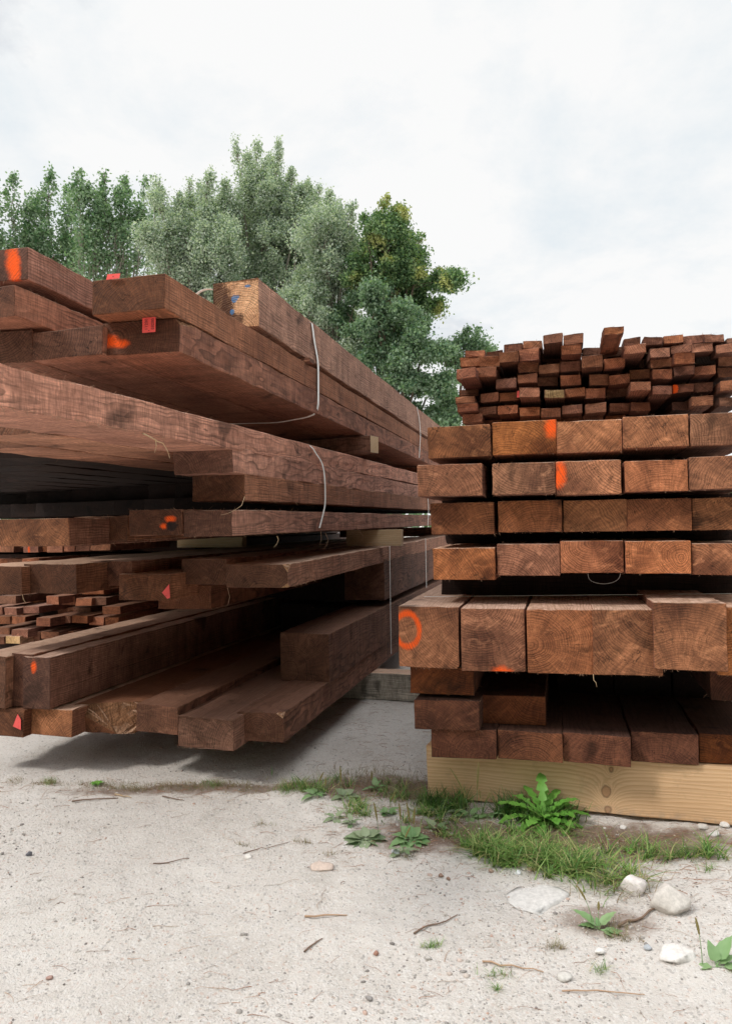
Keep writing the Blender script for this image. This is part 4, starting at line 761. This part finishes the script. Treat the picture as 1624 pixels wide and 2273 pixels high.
# ================================================================== GRAVEL, TWIGS
ICO = None
def ico(sub=1):
    bm = bmesh.new(); bmesh.ops.create_icosphere(bm, subdivisions=sub, radius=1); V = np.array([v.co[:] for v in bm.verts]); Fc = np.array([[v.index for v in f.verts] for f in bm.faces]); bm.free(); return V, Fc
def in_under(X, Y):
    p = np.stack([X-OR[0], Y-OR[1]], -1); u = p@E_[:2]; w = p@D[:2]; return (u > -.01) & (w > 0) & (w < .1)
def stonemat(name, a, b, c):
    s = NT(name); g = s.n('NewGeometry'); tc = s.n('TexCoord').outputs['Object']
    col = s.ramp(g.outputs['Random Per Island'], [(0, a), (.45, b), (.8, b), (1, c)]); n = s.noise(tc, 90, 4, .7)
    h = s.n('VectorMath', operation='SCALE'); s.put(col, h.inputs[0]); s.put(s.map(n, .3, .7, .8, 1.15), h.inputs['Scale']); return s.finish(h.outputs[0], .9, n, .5, .002, .15)
def gravel():
    rg = np.random.default_rng(3); V0, F0 = ico(1)
    n = 30000; y = 1640+640*rg.random(n)**1.0; x = rg.uniform(-60, 1690, n); pts = []
    k = rg.random(n)
    P_ = np.array([onz(a, b, 0) for a, b in zip(x, y)]); keep = ~in_under(P_[:, 0], P_[:, 1]); P_ = P_[keep]; n = len(P_)
    cl = vnoise(P_[:, 0], P_[:, 1], 2.2, 8); keep = rg.random(n) < .10+1.4*np.clip(cl-.42, 0, 1); P_ = P_[keep]; n = len(P_)
    P_[:, 2] = gh(P_[:, 0], P_[:, 1]); sz = .0013+.0022*rg.random(n)**2+(rg.random(n) < .035)*rg.uniform(.002, .006, n)
    T = rg.uniform(.6, 1.3, (n, 1, 3)); T[:, :, 2] *= .65; J = 1+rg.uniform(-.25, .25, (n, len(V0), 1))
    V = P_[:, None, :]+V0[None]*T*J*sz[:, None, None]; Fc = F0[None]+(np.arange(n)*len(V0))[:, None, None]
    m = stonemat('pebble', (.20, .18, .165), (.58, .54, .50), (.50, .33, .26))
    tag(raw('gravel', V.reshape(-1, 3), Fc.reshape(-1, 3), m), 'small pebbles scattered over the sandy ground', 'gravel', kind='stuff')
gravel()
def stone(name, x, y, wpx, hpx, label, cat='stone', col=((.62, .57, .53), (.72, .68, .64), (.75, .72, .69)), seed=0, group=None, sink=.25, sub=3, flat=1):
    rg = np.random.default_rng(seed); V0, F0 = ico(sub); g = G(x, y); Yd = g[1]; k = Yd/F; w = wpx*k/2; h = hpx*k/2
    dirs = rg.normal(0, 1, (11, 3)); dirs /= np.linalg.norm(dirs, axis=1)[:, None]; V = V0.copy()
    for d_ in dirs: c = rg.uniform(.45, .8); q = V@d_; V -= np.clip(q-c, 0, None)[:, None]*d_
    V += (np.stack([vnoise(V[:, 0]*1.0+3, V[:, 1]+V[:, 2], 6, 3+i)-.5 for i in range(3)], 1))*.09
    V /= np.array([np.ptp(V[:, 0])/2, np.ptp(V[:, 1])/2, np.ptp(V[:, 2])/2]); V = V*np.array([w, w*.85*flat, h])
    o = raw(name, V, F0, stonemat('stone_'+str(seed), *col)); o.location = (g[0], g[1]+w*.4, g[2]+h*(1-sink*2)); o.rotation_euler[2] = rg.uniform(-.3, .3)
    return tag(o, label, cat, group)
WH = ((.68, .64, .60), (.78, .75, .72), (.80, .77, .75))
stone('stone', 1408, 1976, 58, 52, 'small white angular stone at the edge of the grass', col=((.62, .55, .52), (.74, .68, .65), (.8, .75, .73)), seed=1)
stone('stone', 1492, 2020, 92, 76, 'largest grey brown stone beside the stick on the right', col=((.45, .40, .36), (.60, .55, .50), (.66, .62, .58)), seed=2)
stone('flat_stone', 1200, 2004, 150, 20, 'wide flat whitish stone sunk in the ground before the grass', seed=3, sink=.43, col=((.58, .555, .53), (.63, .605, .58), (.66, .64, .62)))
stone('flat_stone', 1510, 2132, 85, 30, 'pale half buried stone between the two broadleaf seedlings', seed=4, sink=.42)
stone('flat_stone', 708, 1928, 52, 14, 'flat pinkish stone in the middle of the sand', seed=5, sink=.42, col=((.56, .43, .36), (.60, .48, .41), (.62, .51, .44)))
for i, (x, y, w, h, c, lb) in enumerate([(62, 1898, 15, 12, (.17, .17, .19), 'dark bluish pebble near the left frame edge'), (835, 2112, 13, 12, (.36, .2, .15), 'reddish brown pebble in the open sand'), (978, 1940, 12, 10, (.3, .2, .15), 'brown pebble left of the flat whitish stone'),
    (995, 1945, 10, 8, (.33, .22, .17), 'small brown pebble beside its twin left of the whitish stone'), (1090, 1933, 12, 9, (.42, .3, .24), 'tan pebble above the flat whitish stone'), (1150, 1936, 14, 9, (.75, .76, .78), 'white bluish pebble behind the flat whitish stone'), (550, 1900, 18, 10, (.72, .68, .64), 'pale pebble in the left middle of the sand'),
    (950, 2122, 16, 10, (.5, .47, .44), 'grey pebble right of the reddish one'), (108, 2168, 14, 9, (.4, .26, .22), 'dull red pebble at the lower left'), (818, 2215, 16, 12, (.3, .28, .27), 'dark grey pebble near the bottom middle'), (880, 1890, 20, 12, (.55, .58, .6), 'bluish grey flat pebble before the dock leaves'),
    (1330, 2112, 26, 14, (.76, .73, .7), 'white pebble by the seedling, right of its leaves'), (1440, 2104, 18, 10, (.42, .44, .47), 'blue grey pebble beside the dry tuft'), (1255, 2166, 34, 16, (.6, .57, .53), 'long buff pebble under the right seedling'), (1560, 1838, 24, 14, (.62, .58, .54), 'rounded pebble under the pine beam at the right'),
    (1590, 1850, 26, 14, (.6, .58, .56), 'second rounded pebble under the pine beam near the frame edge'), (1608, 1835, 22, 12, (.7, .67, .64), 'third pale pebble under the pine beam at the frame edge'), (1385, 1830, 16, 8, (.7, .67, .64), 'tiny white pebble against the pine beam')]):
    stone('pebble', x, y, w, h, lb, 'pebble', (tuple(v*.8 for v in c), c, tuple(min(1, v*1.1) for v in c)), seed=20+i, group='larger pebbles on the sand', sub=2, sink=.15)
def strandset(paths, radii, k=4):
    V = []; Fc = []
    for pts, r in zip(paths, radii):
        n = len(pts); b0 = len(V)
        for i, p in enumerate(pts):
            t = pts[min(i+1, n-1)]-pts[max(i-1, 0)]; t = t/(np.linalg.norm(t)+1e-9); a = np.cross(t, (0, 0, 1.)); a /= np.linalg.norm(a)+1e-9; b = np.cross(t, a); rr = r*(1-.5*i/(n-1))
            for j in range(k): q = 6.2832*j/k; V.append(p+a*rr*math.cos(q)+b*rr*math.sin(q))
        for i in range(n-1):
            for j in range(k): Fc.append((b0+i*k+j, b0+i*k+(j+1) % k, b0+i*k+k+(j+1) % k, b0+i*k+k+j))
    return V, Fc
def twig_path(x, y, ln, ang, rg, curve=.25, n=5):
    g = G(x, y); P_ = [g]; a = ang
    for i in range(n):
        a += rg.normal(0, curve); q = P_[-1]+np.array([math.cos(a), math.sin(a), 0])*ln/n; q[2] = float(gh(q[0], q[1]))+.0015+abs(rg.normal(0, .0015)); P_.append(q)
    return P_
def litter():
    rg = np.random.default_rng(8); paths = []; rr = []
    for i in range(1500):
        if i < 170: x = rg.uniform(-40, 1660); y = rg.uniform(1700, 2270); ln = rg.uniform(.015, .07)*(1.2 if rg.random() < .2 else 1)
        else:
            cx, cy, sx, sy = [(860, 1740, 190, 40), (1350, 1870, 240, 30), (1000, 1850, 160, 40), (350, 1752, 260, 10), (930, 1790, 120, 40), (780, 1600, 90, 40), (1520, 1900, 120, 50)][i % 7]; x = rg.normal(cx, sx); y = max(1560, rg.normal(cy, sy)); ln = rg.uniform(.02, .07)
        p = twig_path(x, y, ln, rg.uniform(-.6, .6)+(3.14 if rg.random() < .5 else 0) if rg.random() < .75 else rg.uniform(0, 6.28), rg)
        if in_under(p[0][0], p[0][1]): continue
        paths.append(p); rr.append(rg.uniform(.0003, .0009))
    V, Fc = strandset(paths, rr); s = NT('dry_needle'); g = s.n('NewGeometry')
    c = s.ramp(g.outputs['Random Per Island'], [(0, (.20, .10, .06)), (.5, (.38, .20, .13)), (.8, (.45, .30, .2)), (1, (.2, .17, .14))]); m = s.finish(c, .9)
    tag(raw('needle_litter', V, Fc, m), 'dry pine needles and bark shreds strewn on the sand', 'litter', kind='stuff')
    M_tw = plain('twig_bark', (.22, .15, .11), .9, .3, .1, 60); M_tw2 = plain('pale_twig', (.45, .3, .2), .9, .2, .1, 60)
    for (pp, r, m, lb) in [([(1372, 2058), (1410, 2040), (1440, 2020), (1470, 2008), (1488, 1988)], .0035, M_tw, 'brown stick leaning by the largest stone'),
        ([(1070, 2131), (1110, 2138), (1160, 2146), (1206, 2153)], .0022, M_tw2, 'straight pale twig in the lower middle'), ([(918, 2072), (950, 2055), (990, 2040), (1015, 2026)], .0022, M_tw, 'curved brown twig left of the dry tufts'),
        ([(1247, 2196), (1300, 2192), (1350, 2194), (1420, 2200), (1430, 2202)], .0018, M_tw2, 'thin twig near the bottom right'), ([(676, 2030), (720, 2026), (770, 2024)], .0028, M_tw2, 'short flat bark sliver in the sand'),
        ([(675, 2108), (700, 2088), (716, 2078)], .0022, M_tw, 'short dark twig in the sand centre'), ([(255, 1762), (275, 1767), (292, 1771)], .003, M_spacer, 'pale wood chip below the left pile'), ([(160, 1777), (210, 1774), (262, 1769)], .003, M_tw, 'grey stick lying along the grass strip'),
        ([(360, 1768), (400, 1775), (408, 1776)], .002, M_tw, 'small dark twig under the grass strip'), ([(340, 1917), (370, 1912), (400, 1905), (420, 1900)], .0018, M_tw, 'wavy twig in the left sand'), ([(540, 1892), (570, 1880), (590, 1884), (640, 1868)], .0016, M_tw, 'bent twig at the left middle of the sand')]:
        ps = []
        for a, b in zip(pp, pp[1:]):
            for t in (0, .5): ps.append(G(a[0]+(b[0]-a[0])*t, a[1]+(b[1]-a[1])*t, r+.001+abs(rg.normal(0, .002))))
        ps.append(G(*pp[-1], r)); V, Fc = strandset([ps], [r], 6); tag(raw('twig', V, Fc, m, smooth=True), lb, 'twig', 'single twigs on the sand')
litter()
# ================================================================== PLANTS
def bladeset(bases, rg, h, wd, spread, curl=.6, hv=.5):
    V = []; Fc = []
    for p in bases:
        a = rg.uniform(0, 6.2832); H = h*rg.uniform(1-hv, 1+hv); sp = spread*rg.uniform(.3, 1.3); w = wd*rg.uniform(.6, 1.3); dr = np.array([math.cos(a), math.sin(a), 0]); sd = np.array([-dr[1], dr[0], 0]); b0 = len(V)
        tw = rg.uniform(-.8, .8); sd = sd*math.cos(tw)+dr*math.sin(tw)*.6
        for i in range(4):
            t = i/3.; q = p+dr*sp*(t**1.6)*H+np.array([0, 0, H*(t-curl*sp*.35*t*t)]); ww = w*(1-t**1.5)
            if i < 3: V += [q-sd*ww/2, q+sd*ww/2]
            else: V.append(q)
        Fc += [(b0, b0+1, b0+3, b0+2), (b0+2, b0+3, b0+5, b0+4), (b0+4, b0+5, b0+6)]
    return V, Fc
def grassmat(name, a, b, c, d):
    s = NT(name); g = s.n('NewGeometry'); col = s.ramp(g.outputs['Random Per Island'], [(0, a), (.45, b), (.75, c), (1, d)])
    p = s.n('BsdfPrincipled'); s.put(col, p.inputs['Base Color']); p.inputs['Roughness'].default_value = .5; t = s.n('BsdfTranslucent'); s.put(col, t.inputs['Color'])
    m = s.n('MixShader'); m.inputs[0].default_value = .3; s.put(p.outputs[0], m.inputs[1]); s.put(t.outputs[0], m.inputs[2]); o = s.n('OutputMaterial'); s.put(m.outputs[0], o.inputs[0]); return s.m
M_gr = grassmat('green_grass', (.07, .17, .035), (.17, .34, .07), (.32, .45, .13), (.62, .48, .26))
M_dg = grassmat('dark_grass', (.04, .11, .025), (.09, .22, .045), (.17, .32, .07), (.35, .34, .14))
M_dry = grassmat('dry_grass', (.18, .12, .06), (.34, .25, .13), (.20, .22, .08), (.42, .33, .2))
def blob_pts(rg, specs, n, tuft=0):
    out = []; wts = np.array([s[4] for s in specs], float); wts /= wts.sum()
    cen = [(rg.normal(specs[i][0], specs[i][1+1]), rg.normal(specs[i][1], specs[i][3])) for i in rg.choice(len(specs), tuft, p=wts)] if tuft else None
    for i in rg.choice(len(specs), n, p=wts):
        x, y, sx, sy, _ = specs[i]
        if cen and rg.random() < .8: c_ = cen[rg.integers(len(cen))]; p = G(rg.normal(c_[0], 5), rg.normal(c_[1], 2))
        else: p = G(rg.normal(x, sx), rg.normal(y, sy))
        p[2] -= .002
        if not in_under(p[0], p[1]): out.append(p)
    return out
def grasses():
    rg = np.random.default_rng(21)
    V, Fc = bladeset(blob_pts(rg, [(1085, 1880, 30, 12, 3), (1130, 1905, 34, 10, 3), (1190, 1895, 45, 14, 3), (1240, 1930, 34, 12, 3), (1300, 1925, 40, 18, 3), (1340, 1960, 30, 14, 2), (1400, 1950, 26, 10, 1), (1210, 1850, 50, 8, 1)], 2100, 75), rg, .054, .0046, 1.7)
    tag(raw('grass', V, Fc, M_gr), 'ragged patch of green grass in front of the pine beam', 'grass', kind='stuff')
    V, Fc = bladeset(blob_pts(rg, [(1420, 1880, 30, 7, 1.5), (1480, 1895, 34, 7, 2), (1545, 1890, 32, 7, 2), (1590, 1900, 20, 6, 1)], 380, 22), rg, .045, .0042, 1.5)
    tag(raw('grass', V, Fc, M_gr), 'thin strip of grass under the right end of the pine beam', 'grass', kind='stuff')
    V, Fc = bladeset(blob_pts(rg, [(1165, 1800, 35, 10, 3), (1110, 1805, 20, 8, 1), (1250, 1800, 30, 10, 3), (1200, 1820, 45, 10, 3), (985, 1788, 28, 7, 2), (1030, 1800, 18, 7, 1.5), (940, 1780, 12, 5, 1)], 1300, 45), rg, .066, .0044, 1.0)
    tag(raw('grass', V, Fc, M_dg), 'dark tall grass against the foot of the pine beam', 'grass', kind='stuff')
    V, Fc = bladeset(blob_pts(rg, [(250, 1742, 70, 5, 2), (360, 1748, 70, 5, 3), (480, 1742, 50, 5, 3), (560, 1750, 30, 6, 1), (110, 1736, 14, 4, 1), (35, 1733, 12, 4, .4)], 2600), rg, .016, .0016, 1.4)
    tag(raw('dry_grass', V, Fc, M_dry), 'strip of short dry grass before the left pile', 'grass', kind='stuff')
    V, Fc = bladeset(blob_pts(rg, [(850, 1720, 70, 12, 3), (900, 1745, 50, 12, 2), (760, 1735, 50, 12, 2), (660, 1745, 30, 9, 1.5), (820, 1790, 60, 16, 1), (1350, 1860, 60, 10, .6), (1360, 2060, 30, 10, .6), (940, 1760, 60, 16, 2), (1000, 1830, 70, 14, 1.5)], 2600), rg, .028, .0012, 1.3)
    tag(raw('dry_grass', V, Fc, M_dry), 'brown dead grass and stems between the two piles', 'grass', kind='stuff')
    for (x, y, n, h, lb, m, sx) in [(110, 1737, 60, .022, 'small green tuft left of the leafy sprig in the dry strip', M_gr, 9), (470, 1742, 110, .022, 'green tuft at the right end of the dry strip', M_gr, 14), (645, 1757, 130, .03, 'green tuft between the dry strip and the weeds', M_gr, 18),
        (885, 1762, 90, .034, 'fresh green tuft behind the plantain spikes', M_gr, 13), (955, 2096, 90, .016, 'low tuft in the centre of the sand', M_gr, 12), (1100, 2158, 70, .017, 'sprawling low tuft beside the pale twig', M_gr, 15), (1103, 2190, 40, .02, 'tiny green tuft below the pale twig', M_gr, 5),
        (1235, 2096, 80, .018, 'brownish tuft below the broadleaf seedling', M_dry, 13), (1332, 2146, 55, .022, 'small tuft right of the pale twig', M_gr, 10), (675, 1868, 70, .014, 'dry little tuft left in the sand', M_dry, 16), (735, 1893, 45, .014, 'faint dry tuft before the dock leaves', M_dry, 10),
        (540, 1872, 50, .012, 'faint tuft at the end of the bent twig', M_dry, 14), (580, 1830, 60, .014, 'dry tuft left of the weed patch', M_dry, 14), (905, 1895, 50, .018, 'faded tuft right of the dock leaves', M_dry, 10), (1570, 1925, 40, .025, 'thin tuft near the right frame edge', M_gr, 8), (1385, 2080, 70, .02, 'dry tuft beside the broadleaf seedling', M_dry, 20)]:
        V, Fc = bladeset(blob_pts(rg, [(x, y, sx, 3, 1)], n), rg, h, .0016, 1.2); tag(raw('grass_tuft', V, Fc, m), lb, 'grass tuft', 'single grass tufts on the sand')
grasses()
def weeds_extra():
    rg = np.random.default_rng(31)
    V, Fc = bladeset(blob_pts(rg, [(655, 1750, 26, 9, 2), (700, 1745, 30, 10, 1), (800, 1755, 40, 12, 1.5), (875, 1765, 22, 8, 2), (900, 1740, 30, 9, 1), (940, 1800, 26, 10, 2), (790, 1800, 26, 9, 1.2), (850, 1815, 30, 9, 1), (985, 1830, 40, 10, 1.5), (1010, 1855, 30, 9, 1)], 950, 40), rg, .038, .0038, 1.5)
    tag(raw('grass', V, Fc, M_gr), 'loose green grass among the weeds between the two piles', 'grass', kind='stuff')
    V, Fc = bladeset(blob_pts(rg, [(1230, 1900, 60, 14, 2), (1150, 1890, 50, 12, 1), (1330, 1940, 60, 20, 2), (1440, 1890, 60, 10, 1), (1280, 1860, 70, 8, 1), (1400, 1975, 30, 12, 1)], 520), rg, .05, .0022, 1.7)
    tag(raw('dry_grass', V, Fc, M_dry), 'dead straw mixed into the green grass before the pine beam', 'grass', kind='stuff')
weeds_extra()
def leafshape(L, Wd, kind, rg, n=16):
    """outline half-widths along a leaf"""
    out = []
    for i in range(n+1):
        t = i/n
        if kind == 'ovate': w = math.sin(math.pi*min(1, t)**.75)*.5 if t > .22 else .05
        elif kind == 'dandelion':
            w = (.10+.42*t**1.1)*(1-.0*t) if t < .72 else .52*((1-t)/.28)**.7
            if t > .12 and t < .8: w *= (.42 if i % 3 == 0 else (1.15 if i % 3 == 1 else .8))
        else: w = math.sin(math.pi*t)**.7*.5
        out.append(max(.012, w)*Wd)
    return out
def leaf(V, Fc, p, az, el, L, Wd, kind, rg, droop=.8, fold=.35, wave=.0):
    ws = leafshape(L, Wd, kind, rg); n = len(ws)-1; pos = np.array(p, float); b0 = len(V); e = el; side = np.array([-math.sin(az), math.cos(az), 0]); ph = rg.uniform(0, 6)
    for i, w in enumerate(ws):
        dr = np.array([math.cos(az)*math.cos(e), math.sin(az)*math.cos(e), math.sin(e)]); up = np.cross(dr, side)*-1; up = up if up[2] > 0 else -up
        wl = wave*math.sin(i*1.7+ph); wr = wave*math.sin(i*1.9+ph+2)
        back = -dr*w*.35 if kind == 'dandelion' and i % 3 == 1 else 0
        V += [pos-side*w+up*(w*fold+wl)+back, pos.copy(), pos+side*w+up*(w*fold+wr)+back]; pos = pos+dr*L/n; e -= droop/n
    for i in range(n):
        for k in (0, 1): a = b0+i*3+k; Fc.append((a, a+1, a+4, a+3))
def leafm(name, a, b):
    s = NT(name); tc = s.n('TexCoord').outputs['Object']; g = s.n('NewGeometry'); f = s.math('MULTIPLY_ADD', g.outputs['Random Per Island'], .7, s.math('MULTIPLY', s.noise(tc, 60, 3), .3))
    c = s.mix(f, (*a, 1), (*b, 1)); p = s.n('BsdfPrincipled'); s.put(c, p.inputs['Base Color']); p.inputs['Roughness'].default_value = .5; bp = s.n('Bump'); bp.inputs['Strength'].default_value = .4; bp.inputs['Distance'].default_value = .002; s.put(s.noise(tc, 180, 3), bp.inputs['Height']); s.put(bp.outputs[0], p.inputs['Normal'])
    t = s.n('BsdfTranslucent'); s.put(c, t.inputs['Color']); m = s.n('MixShader'); m.inputs[0].default_value = .25; s.put(p.outputs[0], m.inputs[1]); s.put(t.outputs[0], m.inputs[2]); o = s.n('OutputMaterial'); s.put(m.outputs[0], o.inputs[0]); return s.m
M_dand = leafm('dandelion_leaf', (.11, .33, .04), (.24, .50, .09)); M_plan = leafm('plantain_leaf', (.14, .30, .10), (.32, .46, .22)); M_dock = leafm('dock_leaf', (.14, .24, .10), (.38, .44, .28)); M_seed = plain('seed_spike', (.24, .20, .08), .9, .3, .1, 300)
def plant(name, label, cat, x, y, leaves, kind, mat, seed, stems=(), group=None, droop=.8, fold=.3, wave=.001):
    rg = np.random.default_rng(seed); g = G(x, y); root = bpy.data.objects.new(name, None); COL.objects.link(root); root.location = g; tag(root, label, cat, group); V = []; Fc = []
    for (az, el, L, Wd) in leaves: leaf(V, Fc, (0, 0, .002), math.radians(az), math.radians(el), L, Wd, kind, rg, droop, fold, wave)
    raw('leaf_rosette', V, Fc, mat, root, smooth=True)
    for (dx, dy, h, lean, sp) in stems:
        ps = [np.array([dx+lean*t*t*h, dy, h*t]) for t in np.linspace(0, 1, 8)]; V2, F2 = strandset([ps], [.0011], 5); st = raw('flower_stalk', V2, F2, mat, root, smooth=True)
        n0 = 10; V3 = []; F3 = []; b = 0; K = 7
        for i in range(n0+1):
            t = 1-sp+sp*i/n0; c = np.array([dx+lean*t*t*h, dy, h*t]); r = .0033*math.sin(math.pi*min(.98, .08+i/n0*.9))**.5*(1+.25*((i % 2)-.5))
            for j in range(K): V3.append(c+np.array([r*math.cos(6.2832*j/K+i*.4), r*math.sin(6.2832*j/K+i*.4), 0]))
        for i in range(n0):
            for j in range(K): F3.append((i*K+j, i*K+(j+1) % K, i*K+K+(j+1) % K, i*K+K+j))
        raw('seed_spike', V3, F3, M_seed, st)
    return root
rg0 = np.random.default_rng(77)
plant('dandelion_plant', 'big fresh dandelion with toothed leaves against the pine beam', 'plant', 1205, 1822,
      [(80, 86, .17, .05), (110, 64, .15, .045), (160, 44, .17, .05), (185, 30, .16, .055), (20, 50, .16, .045), (0, 34, .17, .05), (-25, 45, .12, .05), (232, 40, .12, .055), (285, 46, .11, .058), (318, 32, .12, .05), (135, 56, .14, .044), (48, 60, .15, .045), (-60, 22, .13, .045), (212, 20, .13, .05), (262, 58, .10, .046),
       (345, 20, .15, .042), (30, 36, .17, .05), (152, 30, .16, .05), (70, 72, .13, .04), (250, 26, .12, .05), (10, 62, .12, .04), (175, 56, .13, .045), (300, 60, .09, .04)],
      'dandelion', M_dand, 1, droop=1.1, fold=.25, wave=.003)
plant('plantain_plant', 'plantain with a tall bent seed stalk at the corner of the pine beam', 'plant', 1040, 1812, [(190, 25, .06, .03), (150, 40, .055, .028), (20, 45, .06, .03), (340, 20, .06, .03), (270, 10, .06, .03), (300, 5, .05, .028)], 'ovate', M_plan, 2,
      stems=[(0, 0, .17, -.36, .6), (.028, .0, .19, .05, .5), (.045, -.01, .10, -.1, .3), (.05, .0, .085, .3, .3)], group='plantains')
plant('plantain_plant', 'plantain with three thick seed spikes before the pine corner', 'plant', 912, 1862, [(200, 15, .08, .045), (160, 30, .07, .04), (120, 45, .07, .04), (60, 40, .07, .04), (20, 18, .075, .042), (340, 12, .08, .045), (285, 5, .07, .045), (240, 8, .07, .045), (95, 55, .06, .035)], 'ovate', M_plan, 3,
      stems=[(-.03, .01, .12, -.05, .45), (.0, .0, .125, -.1, .5), (.008, .0, .11, .05, .5)], group='plantains')
plant('plantain_plant', 'broad flat leaved plantain with one spike, left of the spiked one', 'plant', 812, 1862, [(190, 12, .09, .055), (165, 20, .08, .05), (140, 35, .06, .035), (100, 50, .055, .03), (40, 30, .07, .045), (10, 12, .085, .05), (330, 6, .07, .04), (260, 4, .06, .04), (215, 3, .11, .03)], 'ovate', M_dock, 4,
      stems=[(.04, .02, .115, -.12, .5)], group='plantains')
plant('plantain_plant', 'dusty plantain with two tall brown spikes in the back row', 'plant', 765, 1770, [(200, 15, .06, .035), (130, 40, .06, .035), (60, 30, .065, .04), (10, 12, .07, .04), (320, 8, .06, .035)], 'ovate', M_dock, 5,
      stems=[(-.012, .0, .12, -.03, .5), (-.07, .0, .08, 0, .4), (.1, .03, .09, .0, .4)], group='plantains')
plant('plantain_plant', 'low weed with withered leaves left of the broad leaved plantain', 'plant', 745, 1820, [(200, 12, .05, .025), (150, 30, .05, .022), (50, 40, .05, .022), (10, 12, .05, .025), (280, 5, .05, .025)], 'ovate', M_dock, 6, group='plantains')
plant('broadleaf_seedling', 'young plantain seedling with four light green leaves in open sand', 'plant', 1328, 2062, [(150, 42, .075, .03), (165, 20, .05, .022), (30, 38, .07, .024), (330, -2, .062, .034), (345, 2, .1, .026), (90, 60, .03, .012)], 'ovate', M_plan, 7, stems=[(-.012, .01, .105, -.35, .35), (.0, .0, .07, .02, .3)], group='seedlings', droop=.6)
plant('broadleaf_seedling', 'seedling cut by the right frame edge with a brown seed stalk', 'plant', 1590, 2140, [(95, 62, .055, .028), (40, 40, .09, .032), (185, 6, .07, .022), (350, 4, .09, .03), (20, 22, .07, .02)], 'ovate', M_plan, 8, stems=[(-.03, .005, .11, -.12, .35)], group='seedlings', droop=.5)
for k, (x, y, sc, sd, lb, m) in enumerate([(700, 1768, 1.0, 51, 'small weed left of the dusty plantain', M_plan), (832, 1748, .9, 52, 'small weed behind the dusty plantain', M_plan), (860, 1806, .8, 53, 'pale weed behind the spiked plantain', M_plan), (968, 1838, 1.0, 54, 'weed right of the spiked plantain', M_dock),
        (1020, 1800, .9, 55, 'weed under the left corner of the pine beam', M_dock), (1085, 1812, .8, 56, 'weed between the corner plantain and the dandelion', M_plan), (890, 1888, .9, 57, 'withered weed in front of the spiked plantain', M_dock), (780, 1830, .8, 58, 'withered weed between the two plantains', M_dock)]):
    rgk = np.random.default_rng(sd); n = 6+k % 3
    plant('weed', lb, 'plant', x, y, [(360*i/n+rgk.uniform(-25, 25), rgk.uniform(3, 48), sc*rgk.uniform(.04, .075), sc*rgk.uniform(.018, .034)) for i in range(n)], 'ovate', m, sd, stems=[(.005, 0, .07*sc+.02, .3, .4)] if k % 2 == 0 else (), group='small weeds between the piles')
plant('leafy_sprig', 'tiny leafy sprig in the dry grass strip', 'plant', 215, 1742, [(a, 35, .03, .018) for a in (10, 60, 110, 160, 200, 250, 300)], 'ovate', M_dand, 9)
plant('leafy_sprig', 'small three leaved clover among the grass at the right', 'plant', 1395, 1888, [(a, 30, .025, .02) for a in (20, 140, 260)], 'ovate', M_dand, 10)
plant('weed', 'thin upright weed stem behind the left weeds', 'plant', 603, 1722, [(100, 80, .05, .004), (80, 70, .03, .003)], 'ovate', M_plan, 11)
